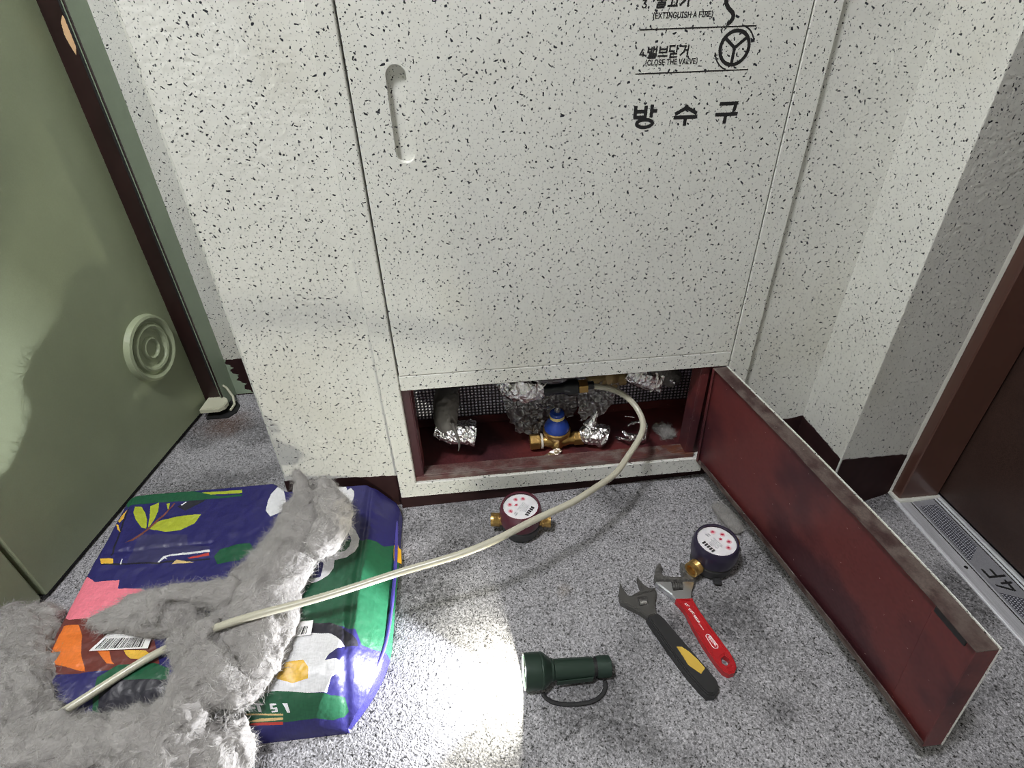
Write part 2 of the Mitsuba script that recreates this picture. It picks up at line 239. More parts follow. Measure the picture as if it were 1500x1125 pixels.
PRINTS = [
('slate', [(-0.4905, -0.0851), (-0.4751, -0.0853), (-0.403, -0.0939), (-0.395, -0.1163), (-0.3524, -0.1269), (-0.3518, -0.132), (-0.4226, -0.1373), (-0.4333, -0.1497), (-0.4859, -0.1457), (-0.4878, -0.1151)]),
('green', [(-0.3392, -0.1489), (-0.3335, -0.1349), (-0.3095, -0.1258), (-0.2851, -0.1256), (-0.2733, -0.1422), (-0.2932, -0.1614), (-0.328, -0.1658)]),
('green', [(-0.136, -0.1363), (-0.1082, -0.1397), (-0.077, -0.1388), (-0.0645, -0.1336), (-0.0553, -0.1342), (-0.0343, -0.1124), (-0.0141, -0.317), (-0.0537, -0.3273), (-0.0686, -0.3293), (-0.0783, -0.3101), (-0.1626, -0.2934), (-0.3032, -0.2976), (-0.292, -0.2705), (-0.1786, -0.216), (-0.1418, -0.1725)]),
('pink', [(-0.6138, -0.1107), (-0.521, -0.1784), (-0.4819, -0.179), (-0.4759, -0.1965), (-0.4378, -0.2009), (-0.4154, -0.2137), (-0.3728, -0.2573), (-0.4368, -0.2681), (-0.5252, -0.2523), (-0.615, -0.1864)]),
('brown', [(-0.615, -0.1864), (-0.5265, -0.2464), (-0.5011, -0.247), (-0.454, -0.2658), (-0.3772, -0.2966), (-0.3532, -0.3366), (-0.4043, -0.3392), (-0.5161, -0.3379)]),
('orange', [(-0.5159, -0.3183), (-0.5281, -0.2777), (-0.531, -0.2547), (-0.5057, -0.2578), (-0.4884, -0.2799), (-0.4767, -0.3066), (-0.4559, -0.3368)]),
('orange', [(-0.4531, -0.3072), (-0.4353, -0.3087), (-0.4238, -0.326), (-0.4177, -0.3312), (-0.4294, -0.3289), (-0.4401, -0.3193)]),
('yellow', [(-0.4142, -0.3105), (-0.4074, -0.3182), (-0.3996, -0.3241), (-0.3861, -0.3266), (-0.376, -0.3246), (-0.371, -0.3213), (-0.3827, -0.3131)]),
('green', [(-0.4342, -0.3471), (-0.4111, -0.3325), (-0.3615, -0.3341), (-0.3342, -0.3467), (-0.3242, -0.4145), (-0.4231, -0.4079)]),
('black', [(-0.4233, -0.369), (-0.3974, -0.355), (-0.3289, -0.3618), (-0.3231, -0.3917), (-0.4153, -0.3997)]),
('white', [(-0.2759, -0.0528), (-0.2792, -0.0279), (-0.2776, -0.0095), (-0.2678, 0.0107), (-0.2891, 0.0918), (-0.2354, -0.055), (-0.264, -0.0682)]),
('white', [(-0.1771, 0.0852), (-0.1624, 0.0887), (-0.1308, -0.0178), (-0.1238, -0.0127), (-0.1172, -0.0218), (-0.1152, -0.0326), (-0.1171, -0.0475), (-0.1198, -0.0642), (-0.1183, -0.0829), (-0.13, -0.0843), (-0.1501, -0.0324)]),
('navy', [(-0.1628, -0.1216), (-0.1372, -0.1143), (-0.1082, -0.1278), (-0.1081, -0.14), (-0.1375, -0.1364)]),
('navy', [(-0.1686, -0.1816), (-0.1481, -0.1732), (-0.1425, -0.1942), (-0.1454, -0.2139), (-0.1639, -0.2149)]),
('white', [(-0.1204, -0.096), (-0.1017, -0.1185), (-0.0931, -0.1371), (-0.093, -0.1529), (-0.0974, -0.167), (-0.1087, -0.1775), (-0.1283, -0.1822), (-0.1275, -0.198), (-0.1328, -0.2101), (-0.1452, -0.2202), (-0.1601, -0.2249), (-0.1618, -0.2162), (-0.1463, -0.2135), (-0.1457, -0.1915), (-0.1481, -0.1732), (-0.1419, -0.1553), (-0.1335, -0.161), (-0.1214, -0.1667), (-0.1135, -0.1636), (-0.1083, -0.1545), (-0.1065, -0.1402), (-0.1124, -0.1249), (-0.1233, -0.1089), (-0.1279, -0.0978)]),
('black', [(-0.1445, -0.2969), (-0.1178, -0.2991), (-0.1002, -0.3066), (-0.085, -0.3161), (-0.0752, -0.3245), (-0.0727, -0.332), (-0.0783, -0.3378), (-0.0905, -0.3358), (-0.1007, -0.3255), (-0.1182, -0.3161), (-0.1409, -0.3158)]),
('white', [(-0.2049, -0.329), (-0.1853, -0.318), (-0.1414, -0.3135), (-0.1149, -0.3164), (-0.1042, -0.3221), (-0.0963, -0.3289), (-0.0903, -0.3369), (-0.1008, -0.345), (-0.1091, -0.3512), (-0.1142, -0.3589), (-0.1086, -0.3556), (-0.0962, -0.3563), (-0.0926, -0.3589), (-0.0945, -0.3733), (-0.1034, -0.3793), (-0.1098, -0.3946), (-0.2325, -0.3882), (-0.243, -0.3381)]),
('yellow', [(-0.1598, -0.3538), (-0.1452, -0.3548), (-0.1364, -0.3654), (-0.136, -0.3784), (-0.1577, -0.3814), (-0.1785, -0.3747), (-0.1869, -0.37), (-0.1828, -0.3564)]),
('navy', [(-0.1142, -0.3589), (-0.1093, -0.3501), (-0.0982, -0.3413), (-0.0827, -0.336), (-0.0602, -0.331), (-0.0583, -0.3445), (-0.0932, -0.3706), (-0.0939, -0.3593), (-0.0991, -0.3565)]),
('green', [(-0.2931, -0.3816), (-0.2315, -0.3867), (-0.179, -0.3873), (-0.1356, -0.3934), (-0.1059, -0.3956), (-0.0891, -0.3926), (-0.0833, -0.4099), (-0.0975, -0.4153), (-0.1874, -0.416), (-0.293, -0.4128)]),
('navy', [(-0.1104, -0.4171), (-0.0918, -0.411), (-0.0825, -0.4021), (-0.055, -0.3946), (-0.0503, -0.4405), (-0.2967, -0.4214), (-0.2932, -0.4137), (-0.1882, -0.4186)]),
('tan', [(-0.2435, -0.4061), (-0.2329, -0.4048), (-0.2162, -0.406), (-0.1706, -0.4094), (-0.1708, -0.4109), (-0.2164, -0.4073), (-0.2342, -0.407)]),
('tan', [(-0.2213, -0.4123), (-0.2016, -0.411), (-0.171, -0.4122), (-0.1713, -0.414), (-0.2019, -0.4135)]),
('red', [(-0.2197, -0.4142), (-0.2109, -0.4137), (-0.1719, -0.4153), (-0.1722, -0.4175), (-0.2133, -0.4155)]),
('white', [(-0.224, -0.3959), (-0.2212, -0.3939), (-0.2155, -0.3939), (-0.2132, -0.3959), (-0.2137, -0.3992), (-0.2188, -0.3993), (-0.2185, -0.4007), (-0.2078, -0.401), (-0.2074, -0.4023), (-0.2207, -0.4022), (-0.2221, -0.3989), (-0.2181, -0.3976), (-0.2179, -0.3962), (-0.2209, -0.3961)]),
('white', [(-0.2351, -0.4025), (-0.2319, -0.4016), (-0.2233, -0.402), (-0.223, -0.404)]),
('white', [(-0.2311, -0.3994), (-0.2274, -0.3982), (-0.2265, -0.3996)]),
('white', [(-0.2108, -0.397), (-0.2027, -0.3978), (-0.1966, -0.3987), (-0.1968, -0.3998), (-0.2019, -0.3993), (-0.1992, -0.4062), (-0.2037, -0.4055), (-0.2065, -0.3994)]),
('white', [(-0.1711, -0.4002), (-0.1639, -0.401), (-0.1607, -0.4093), (-0.1651, -0.4088), (-0.1676, -0.4046)]),
('white', [(-0.1889, -0.399), (-0.1798, -0.3996), (-0.179, -0.4011), (-0.1847, -0.4013), (-0.1844, -0.4031), (-0.1782, -0.4032), (-0.1773, -0.4073), (-0.186, -0.4071), (-0.1863, -0.4057), (-0.1807, -0.4058), (-0.181, -0.4048), (-0.1876, -0.4043)]),
('lime', [(-0.5308, -0.0099), (-0.5179, -0.0119), (-0.5047, -0.028), (-0.4916, -0.0498), (-0.4842, -0.0709), (-0.4966, -0.064), (-0.5147, -0.0442), (-0.5275, -0.025)]),
('lime', [(-0.5358, 0.0063), (-0.5339, 0.0191), (-0.5245, 0.0044)]),
('lime', [(-0.4837, -0.0651), (-0.49, -0.0447), (-0.501, -0.0135), (-0.4878, -0.0061), (-0.4807, -0.0284), (-0.4787, -0.0544), (-0.4809, -0.0663)]),
('lime', [(-0.506, 0.0067), (-0.5643, 0.107), (-0.4929, 0.0067)]),
('lime', [(-0.4732, -0.0096), (-0.4665, -0.0091), (-0.4623, -0.0289)]),
('lime', [(-0.5591, 0.1066), (-0.5321, 0.1067), (-0.4652, 0.0091), (-0.4889, 0.0085)]),
('lime', [(-0.4821, -0.0711), (-0.4678, -0.0555), (-0.4394, -0.0465), (-0.3951, -0.0476), (-0.4001, -0.0669), (-0.4195, -0.0826), (-0.4458, -0.0838)]),
('lime', [(-0.428, 0.005), (-0.4104, 0.0122), (-0.3377, 0.0098), (-0.3351, 0.0012), (-0.3807, 0.0035)]),
('rust', [(-0.5085, -0.0995), (-0.4885, -0.0805), (-0.4777, -0.0618), (-0.4647, -0.0313), (-0.459, -0.0096), (-0.4562, -0.0109), (-0.461, -0.0337), (-0.4739, -0.0658), (-0.4847, -0.0844), (-0.4962, -0.096)]),
('green', [(-0.6223, 0.086), (-0.3791, -0.0015), (-0.3344, -0.0016), (-0.3326, -0.0076), (-0.377, -0.0079), (-0.5493, -0.0042)]),
('black', [(-0.544, -0.0116), (-0.5411, -0.0126), (-0.5185, -0.1258), (-0.5222, -0.1242)]),
('black', [(-0.53, -0.1412), (-0.4333, -0.15), (-0.3445, -0.1513), (-0.3437, -0.1538), (-0.4317, -0.1535), (-0.5271, -0.1449)]),
('yellow', [(-0.5387, -0.1279), (-0.5135, -0.1322), (-0.5077, -0.1437), (-0.5283, -0.1424)]),
('white', [(-0.4964, -0.1458), (-0.4976, -0.1349), (-0.496, -0.1351), (-0.4934, -0.1465)]),
('white', [(-0.4323, -0.1501), (-0.4257, -0.1394), (-0.3959, -0.1344), (-0.3508, -0.1337), (-0.3487, -0.1385), (-0.3924, -0.1385), (-0.4207, -0.1424), (-0.4156, -0.1478), (-0.4217, -0.1448), (-0.4293, -0.1504)]),
('red', [(-0.385, -0.1451), (-0.367, -0.1429), (-0.3503, -0.1398), (-0.3478, -0.146), (-0.381, -0.148)]),
('tan', [(-0.405, -0.1581), (-0.4004, -0.149), (-0.3692, -0.1562)]),
('yellow', [(-0.5475, -0.0101), (-0.5397, -0.037), (-0.5466, -0.0425), (-0.5557, -0.0338), (-0.5517, -0.0204)]),
('yellow', [(-0.5568, -0.0396), (-0.5464, -0.0472), (-0.5299, -0.0714), (-0.5401, -0.0622)]),
('dark', [(-0.4495, -0.0201), (-0.4325, -0.0068), (-0.3989, -0.0082), (-0.4154, -0.0242), (-0.4296, -0.0328)]),
('white', [(-0.4447, -0.0158), (-0.4378, -0.0077), (-0.4357, -0.0102), (-0.4415, -0.0184)]),
('orangey', [(-0.0403, -0.1061), (-0.0366, -0.1087), (-0.0342, -0.1101), (-0.0349, -0.1437), (-0.0381, -0.1415)]),
]
LABEL_QUADS = [[(-0.4693, -0.2793), (-0.4696, -0.3061), (-0.3889, -0.3117), (-0.3854, -0.3041), (-0.4217, -0.2866)], [(-0.215, -0.321), (-0.2013, -0.3179), (-0.1405, -0.3184), (-0.1416, -0.2946), (-0.1662, -0.2954), (-0.1906, -0.2958)]]
WRENCH = {
'red_head': [(0.4207, -0.239), (0.4889, -0.247), (0.4841, -0.2539), (0.4783, -0.2617), (0.473, -0.2719), (0.4701, -0.2809), (0.4426, -0.2777), (0.4399, -0.2691), (0.4333, -0.26), (0.4228, -0.2459)],
'red_jaw': [(0.44, -0.2031), (0.4411, -0.2121), (0.4359, -0.2219), (0.4367, -0.2301), (0.4475, -0.2341), (0.4717, -0.237), (0.4762, -0.2333), (0.473, -0.2237), (0.4777, -0.206), (0.4832, -0.2114), (0.4877, -0.2223), (0.4858, -0.2316), (0.4926, -0.24), (0.4882, -0.2482), (0.4208, -0.2402), (0.4204, -0.2332), (0.4242, -0.223), (0.4322, -0.2098)],
'red_worm': [(0.4492, -0.2406), (0.4679, -0.2428), (0.4628, -0.2599), (0.4459, -0.2598)],
'red_handle': [(0.4426, -0.2754), (0.4728, -0.2782), (0.4731, -0.2859), (0.4764, -0.3045), (0.4827, -0.3304), (0.4901, -0.3564), (0.4961, -0.3772), (0.4975, -0.3915), (0.4965, -0.4003), (0.4903, -0.4081), (0.481, -0.4098), (0.4738, -0.4043), (0.4679, -0.3885), (0.4601, -0.357), (0.4554, -0.3273), (0.4529, -0.3007), (0.4464, -0.2839)],
'red_hole': [(0.4791, -0.385), (0.4853, -0.3818), (0.4894, -0.3858), (0.4887, -0.3919), (0.4822, -0.3959), (0.4782, -0.3916)],
'blk_head': [(0.3593, -0.233), (0.36, -0.2405), (0.3625, -0.251), (0.3658, -0.2609), (0.3734, -0.2618), (0.3922, -0.2545), (0.4055, -0.2531), (0.4166, -0.252), (0.4157, -0.2615), (0.4089, -0.2749), (0.4051, -0.286), (0.4037, -0.3005), (0.3873, -0.3053), (0.38, -0.2955), (0.3717, -0.2885), (0.3588, -0.2788), (0.3502, -0.2715), (0.3493, -0.2632), (0.3539, -0.2471)],
'blk_jaw': [(0.3914, -0.2275), (0.3955, -0.2397), (0.4024, -0.2491), (0.4081, -0.253), (0.417, -0.2521), (0.4148, -0.259), (0.3986, -0.2615), (0.3696, -0.2661), (0.3735, -0.2614), (0.3922, -0.2545), (0.3911, -0.2422)],
'blk_worm': [(0.381, -0.2693), (0.3942, -0.269), (0.3934, -0.2801), (0.3808, -0.282)],
'blk_handle': [(0.385, -0.305), (0.4056, -0.2996), (0.4127, -0.3093), (0.4217, -0.3309), (0.4316, -0.3538), (0.4453, -0.385), (0.4535, -0.403), (0.4586, -0.4182), (0.4563, -0.4304), (0.4463, -0.4389), (0.4358, -0.4377), (0.43, -0.4292), (0.4185, -0.4055), (0.4107, -0.3849), (0.4029, -0.3626), (0.3961, -0.3415), (0.389, -0.3196)],
'blk_inlay': [(0.4166, -0.3615), (0.4234, -0.3629), (0.4313, -0.3708), (0.4397, -0.3844), (0.4458, -0.3984), (0.4376, -0.4049), (0.4294, -0.3965), (0.4241, -0.3902), (0.4211, -0.3774)],
'txt0': [(0.4571, -0.2858), (0.4614, -0.2926)],
'txt1': [(0.46, -0.2964), (0.4649, -0.3071)],
'txt2': [(0.4641, -0.3093), (0.4681, -0.3229)],
'txt3': [(0.4675, -0.3244), (0.4708, -0.3355)],
'logo': [(0.4695, -0.3464), (0.4729, -0.3442), (0.4762, -0.3461), (0.4816, -0.3646), (0.4804, -0.3675), (0.4755, -0.3674), (0.4734, -0.3652)],
}
# ---------------------------------------------------------------- the room
XL, YL = -.255, .012            # left corner of the main wall and the plane of its face
def flat_ragged(pts_top, z0, amp, seed, step=.004):
    """outline of a painted band: straight foot, brush-cut upper edge"""
    return None
def ragged_band(p0, p1, ztop, zbot, seed, amp=.0022, thick=.0006, step=.003):
    """painted base band on a vertical wall from p0 to p1 (xy), a thin coat with a ragged upper edge"""
    p0, p1 = np.array(p0, float), np.array(p1, float); L = np.linalg.norm(p1 - p0); d = (p1 - p0) / L; n = np.array([d[1], -d[0]])
    s = np.linspace(0, L, max(3, int(L / step))); q = np.stack([s * 95 + seed * 7, s * 0 + seed, s * 0], -1)
    zt = np.interp(s, [0, L], np.broadcast_to(ztop, (2,))) + amp * (2 * meshkit.fbm(q, 3, seed) - 1)
    top = [(a, b) for a, b in zip(s, zt)]
    m = trimesh.creation.extrude_polygon(Polygon([(0, zbot)] + top[0:1] + top + [(L, zbot)]).buffer(0), thick, engine='earcut')
    v = m.vertices.copy(); out = np.zeros_like(v)
    out[:, :2] = p0 + v[:, :1] * d + (v[:, 2:3]) * n; out[:, 2] = v[:, 1]
    m2 = trimesh.Trimesh(out, m.faces, process=False); m2.fix_normals(); return m2

struct('floor', 'grey speckled gritty floor with scuffs and a rust stain')
add('floor', bx(-1.1, 1.06, -2.9, .6, -.05, 0, .0005), 'floor_grit')
struct('ceiling'); add('ceiling', bx(-1.1, 1.4, -2.9, .6, 2.4, 2.45), 'ceiling_paint')
struct('wall_back', 'off-white wall speckled with black flakes around the cabinet')
RB = .016
def rounded_block(x0, x1, y0, y1, z0, z1, r):
    g = sbox(x0 + r, y0 + r, x1 - r, y1 - r).buffer(r, 6)
    return extrude(g, z1 - z0, z0)
add('wall_back', cat(bx(XL, -.030, YL, .50, 0, 2.4, .006), bx(.637, .80, YL, .50, 0, 2.4), bx(-.030, .637, .03, .50, 1.46, 2.4), bx(-.030, .637, .20, .50, 0, 1.46)), 'speckled_wall')
struct('wall_recess', 'speckled wall at the back of the narrow recess beside the green door')
add('wall_recess', bx(-1.0, -.2, .466, .55, 0, 2.4), 'speckled_wall')
struct('wall_pillar', 'speckled pillar standing forward of the wall next to the elevator')
pil = Polygon([(.790, .5), (.790, -.1185), (.7905, -.1198), (.7918, -.1203), (.972, -.079), (.972, .5)])
add('wall_pillar', extrude(pil, 2.4), 'speckled_wall')
struct('wall_left'); add('wall_left', cat(bx(-1.0, -.76, -2.9, -.69, 0, 2.4), bx(-1.0, -.70, -.69, .466, 2.06, 2.4)), 'plain_wall')
struct('wall_front'); add('wall_front', bx(-1.1, 1.4, -2.95, -2.9, 0, 2.4), 'plain_wall')
struct('wall_right'); add('wall_right', cat(bx(.97, 1.1, -2.9, -1.05, 0, 2.4), bx(.97, 1.1, -1.05, -.07, 2.1, 2.4)), 'plain_wall')

# painted base bands
for key, args in (('baseboard_back', ((XL, YL), (-.036, YL), (.094, .082), 0, 3)), ('baseboard_right', ((.640, YL), (.790, YL), (.130, .1485), 0, 5)),
                  ('baseboard_recess', ((-.507, .466), (-.2, .466), (.112, .117), 0, 7)), ('baseboard_pillar', ((.7897, YL), (.7897, -.1185), (.1485, .150), 0, 9)),
                  ('baseboard_pillar_front', ((.7925, -.1215), (.969, -.0800), (.150, .106), 0, 11))):
    struct(key, {'baseboard_back': 'dark maroon painted base band left of the cabinet', 'baseboard_recess': 'dark maroon base band at the foot of the recess'}.get(key))
    add(key, ragged_band(*args), 'dark_maroon_base')

# ---------------------------------------------------------------- green door on the left
LD = np.array([-.1605, -.987]); LN = np.array([.987, -.1605]); LA = np.array([-.568, .39])
LANG = math.atan2(LD[1], LD[0])
def leaf_frame(m):
    """local x along the leaf from its hinge edge, local y into the leaf, z up"""
    v = m.vertices; o = np.empty_like(v); o[:, :2] = LA + v[:, :1] * LD - v[:, 1:2] * LN; o[:, 2] = v[:, 2]
    k = trimesh.Trimesh(o, m.faces, process=False); k.fix_normals(); return k
struct('door_1', 'pale green steel door with a ringed boss')
add('door_1__leaf', leaf_frame(bx(-.046, .535, 0, .042, .009, 2.05, .002)), 'green_paint')
add('door_1__leaf', leaf_frame(bx(.5425, 1.1, .001, .042, .009, 2.05, .004)), 'green_paint')
add('door_1__bottom_seal', leaf_frame(bx(-.04, 1.1, .004, .036, 0, .009, .0005)), 'black_rubber')
ring = [(.0001, .0025), (.0165, .0025), (.0180, .0062), (.0205, .0080), (.0230, .0062), (.0260, .0028), (.0330, .0020), (.0385, .0035), (.0420, .0085), (.0460, .0100), (.0500, .0085), (.0530, .0042), (.0560, .0042), (.0590, .0090), (.0640, .0112), (.0690, .0092), (.0720, .0)]
ring = [(a * 1.05, b * 1.25) for a, b in ring]
bm = lathe(ring, 72); bm = at(bm, (.0745, 0, .243), rx=math.pi / 2)
labels[add('door_1__boss', leaf_frame(bm), 'green_paint', 35)] = {'label': 'round boss of concentric rings pressed on the green door'}
struct('door_frame', 'door frame post, dark maroon in the gap and green on its face')
add('door_frame__post', cat(bx(-.70, -.5215, .415, .470, 0, 2.1, .0015), bx(-.5215, -.518, .409, .470, 0, 2.1, .001)), 'jamb_maroon')
add('door_frame__bead', bx(-.5275, -.5205, .4085, .416, .07, 2.1, .002), 'black_rubber')
gp = [(.40, .0), (.466, .0)]; zz = np.linspace(.112, .004, 26); rag = np.array([(.4665 + 0 * z, z) for z in zz])
add('door_frame__green_face', extrude(Polygon([(-.5212, .4082), (-.5196, .4075), (-.5070, .4668), (-.5300, .4668), (-.5300, .4300)]), 2.09, .004), 'green_frame_paint')
dr_pts = [(0, .14), (0, .112)] + [(.004 + .035 * ((.112 - z) / .11) ** 1.4 + .006 * math.sin(z * 230) + .004 * math.sin(z * 610), z) for z in zz] + [(.0, .004)]
# green paint dragged over the base band beside the post
spill = at(extrude(Polygon([(x, z) for x, z in dr_pts]).buffer(0), .0012), (-.507, .4655, 0), rx=math.pi / 2)
add('door_frame__paint_overrun', spill, 'green_frame_paint')
chip = Polygon([(.0, .0), (.005, .012), (.010, .030), (.009, .048), (.004, .060), (-.003, .050), (-.006, .030), (-.003, .012)])
labels[add('door_frame__paint_chip', at(extrude(chip, .0008), (-.535, .4148, .795), rx=math.pi / 2), 'chipped_primer')] = {'label': 'bare patch where the dark paint has flaked off'}
hp = affinity.affine_transform(Polygon([(-.560, .366), (-.556, .418), (-.520, .418), (-.507, .408), (-.501, .392), (-.504, .376), (-.516, .366)]).buffer(.004).buffer(-.004), [1, 0, 0, 1, 0, 0])
thing('pivot_hinge', 'cream metal pivot hinge at the foot of the green door', 'hinge')
add('pivot_hinge__plate', extrude(hp.buffer(.001), .012, .020, .0025), 'cream_metal', 30)
add('pivot_hinge__pin', at(lathe([(.0001, 0), (.009, 0), (.009, .021), (.0001, .021)], 24), (-.525, .395, .0)), 'black_rubber', 30)
add('pivot_hinge__bracket', cat(tube([(-.515, .428, .058), (-.509, .430, .050), (-.498, .424, .025), (-.492, .405, .012), (-.497, .385, .009)], .0032, 10)), 'cream_metal', True)
add('pivot_hinge__foot', extrude(Polygon([(-.55, .366), (-.50, .366), (-.486, .385), (-.486, .412), (-.50, .43), (-.55, .43)]).buffer(.003), .004, .0), 'black_rubber')

# ---------------------------------------------------------------- elevator on the right
struct('door_2', 'dark brown elevator door')
add('door_2__panel', cat(bx(1.060, 1.085, -.58, -.086, .006, 2.1, .0015)), 'brown_steel')
add('door_2__panel', cat(bx(1.060, 1.085, -1.08, -.583, .006, 2.1, .0015)), 'brown_steel')
struct('trim_1', 'brown steel casing of the elevator opening')
add('trim_1__side', cat(bx(.9695, 1.054, -.104, -.076, .002, 2.1, .0022)), 'brown_casing')
add('trim_1__caulk', cat(tube([(.9680, -.0765, .004), (.9680, -.0765, 2.1)], .0072, 8)), 'caulk')
add('trim_1__far_side', bx(.9695, 1.054, -1.09, -1.05, .002, 2.1, .0022), 'brown_casing')
add('trim_1__foot_caulk', cat(tube([(.966, -.078, .003), (.9672, -.100, .003), (.9695, -.1065, .003), (.99, -.1075, .003), (1.055, -.1055, .003)], [.004, .005, .0052, .005, .004], 8)), 'caulk')
thing('elevator_sill', 'aluminium elevator door sill with dotted tread marked 4F', 'door sill')
add('elevator_sill__base', bx(.9635, 1.062, -1.06, -.094, -.012, .0022, .0006), 'brushed_aluminium')
add('elevator_sill__nosing', bx(.9610, .9675, -1.06, -.101, -.004, .0036, .0012), 'bright_aluminium')
def tread_fn(p, n, uv):
    u, v = (p.x - .9975) / .0047, (p.y + .1275) / .0047
    row = dr.floor(u); vv = v + .5 * (row - 2 * dr.floor(row * .5)); cu, cv = u - row - .5, vv - dr.floor(vv) - .5
    dot = 1 - smoothstep(.26, .38, dr.sqrt(cu * cu + cv * cv))
    y = p.y; a = p.x - 1.018
    field = (p.x > .9975) & (p.x < 1.0352) & (((y < -.125) & (y > -.2430 + a * .75)) | ((y < -.3330 - .5 * a) & (y > -.455)))
    base = mi.Color3f(.25, .25, .275) * (.9 + .2 * noise(p.x * 800, y * 800, 2))
    return dr.select(field, mix((.055, .055, .072), (.42, .42, .47), dot), base)
mat('tread_print', pr(proc(tread_fn), .42, metallic=.25))
add('elevator_sill__tread', bx(.9945, 1.0395, -1.06, -.108, .0020, .0030, .0004), 'tread_print')
for x in (.9905, 1.0415, 1.0485):
    add('elevator_sill__groove', bx(x - .0012, x + .0012, -1.06, -.108, .0018, .0025, .0003), 'ink')
add('elevator_sill__rail', bx(1.0434, 1.0466, -1.06, -.106, .0020, .0040, .0006), 'bright_aluminium'); add('elevator_sill__rail', bx(1.0505, 1.0545, -1.06, -.106, .0020, .0040, .0006), 'bright_aluminium')
add('elevator_sill__screw', at(lathe([(.0001, .0004), (.0030, .0004), (.0034, 0)], 18), (.9815, -.2685, .0023)), 'ink', 30)
t4 = meshkit.text_mesh('4F', .0315, .0005); t4.apply_translation([0, 0, 0]); 
t4 = at(t4, (1.0345, -.3265, .0030), rz=math.pi / 2)
labels[add('elevator_sill__lettering', t4, 'ink')] = {'label': 'black floor number 4F'}

# ---------------------------------------------------------------- the hydrant cabinet
W, ZD, ZT, ZB = .6, .3261, .2928, .0665
thing('hydrant_cabinet', 'speckled white steel fire hydrant cabinet with its low hatch swung open', 'cabinet')
fr = cat(bx(-.0345, -.0008, 0, .034, .0295, 1.46, .0012), bx(W + .0012, .6405, 0, .034, .0295, 1.46, .0012), bx(-.0345, .592, 0, .034, .0295, ZB, .0012),
         bx(-.0345, .6405, 0, .034, 1.42, 1.46, .0012))
add('hydrant_cabinet__frame', fr, 'speckled_steel', 30)
add('hydrant_cabinet__rail', bx(.0006, W - .0006, .0002, .022, ZT, ZD - .0014, .0018), 'speckled_steel', 30)
# the big door with its sunk handle
slot = LineString([(.0626, .6885), (.0626, .7815)]).buffer(.0140, 16)
dpoly = sbox(.0026, ZD, W - .0016, 1.41).difference(slot)
dm = at(extrude(dpoly, .0012), (0, .0012, 0), rx=math.pi / 2)
dm2 = at(extrude(sbox(.0026, ZD, W - .0016, 1.41).difference(sbox(.02, .62, .11, .85)), .018), (0, .0195, 0), rx=math.pi / 2)
add('hydrant_cabinet__door', cat(dm, dm2), 'speckled_steel')
pan = extrude(slot.difference(slot.buffer(-.0012)), .0105); pan = at(pan, (0, .0115, 0), rx=math.pi / 2)
back = at(extrude(slot, .001), (0, .0120, 0), rx=math.pi / 2)
rim = at(extrude(slot.buffer(.0016).difference(slot.buffer(-.0006)), .0010), (0, .0008, 0), rx=math.pi / 2)
labels[add('hydrant_cabinet__door__handle_recess', cat(pan, back, rim), 'speckled_steel')] = {'label': 'sunk oblong handle recess'}
# lettering: strokes drawn in a unit square per syllable
def arc(cx, cy, rx, ry, a0=0, a1=360, n=28): return [(cx + rx * math.cos(math.radians(a)), cy + ry * math.sin(math.radians(a))) for a in np.linspace(a0, a1, n)]
def riul(x0, x1, y0, y1): m_ = (y0 + y1) / 2; return [[(x0, y1), (x1, y1), (x1, m_), (x0, m_), (x0, y0), (x1, y0)]]
def bieup(x0, x1, y0, y1): m_ = (y0 + y1) / 2; return [[(x0, y1), (x0, y0), (x1, y0), (x1, y1)], [(x0, m_), (x1, m_)]]
GL = {
 'bang': bieup(.06, .50, .46, .97) + [[(.76, 1.0), (.76, .44)], [(.76, .72), (1.0, .72)], arc(.50, .18, .34, .17)],
 'su': [[(.50, .98), (.46, .82), (.04, .56)], [(.48, .86), (.96, .56)], [(.0, .40), (1., .40)], [(.5, .40), (.5, .0)]],
 'gu': [[(.12, .94), (.86, .94), (.80, .56)], [(.0, .44), (1., .44)], [(.48, .44), (.46, .0)]],
 'bael': bieup(.04, .40, .50, .95) + [[(.60, .98), (.60, .46)], [(.90, 1.0), (.90, .44)], [(.60, .72), (.90, .72)]] + riul(.18, .92, .02, .34),
 'beu': bieup(.14, .86, .44, .96) + [[(.0, .14), (1., .14)]],
 'dat': [[(.58, .95), (.06, .95), (.06, .52), (.58, .52)], [(.80, 1.0), (.80, .42)], [(.80, .72), (1.0, .72)], [(.90, .30), (.20, .30), (.20, .02), (.92, .02)]],
 'geo': [[(.06, .90), (.56, .90), (.48, .45), (.10, .14)], [(.86, 1.0), (.86, .0)], [(.60, .56), (.86, .56)]],
 'bul': bieup(.16, .84, .66, 1.0) + [[(.0, .54), (1., .54)], [(.5, .54), (.5, .38)]] + riul(.14, .88, .02, .34),
 'kkeu': [[(.04, .95), (.44, .95), (.38, .12)], [(.54, .95), (.92, .95), (.86, .12)], [(.0, .10), (1., .10)]],
 'gi': [[(.06, .92), (.58, .92), (.48, .45), (.08, .10)], [(.88, 1.0), (.88, .0)]],
}
def strokes(ls, x, z, w, h, t, slant=0.): return unary_union([LineString([(x + a * w + slant * b * h, z + b * h) for a, b in l]).buffer(t / 2, cap_style=2, join_style=2) for l in ls])
art = [strokes(GL['bang'], .3775, .7070, .0325, .0285, .0046), strokes(GL['su'], .4345, .7070, .0335, .0270, .0046), strokes(GL['gu'], .4935, .7072, .0320, .0270, .0046)]
for i, k in enumerate(('bael', 'beu', 'dat', 'geo')): art.append(strokes(GL[k], .3880 + i * .0142, .7905, .0128, .0135, .0019, .06))
for i, k in enumerate(('bul', 'kkeu', 'gi')): art.append(strokes(GL[k], .3930 + i * .0148, .8450, .0130, .0150, .0021, .06))
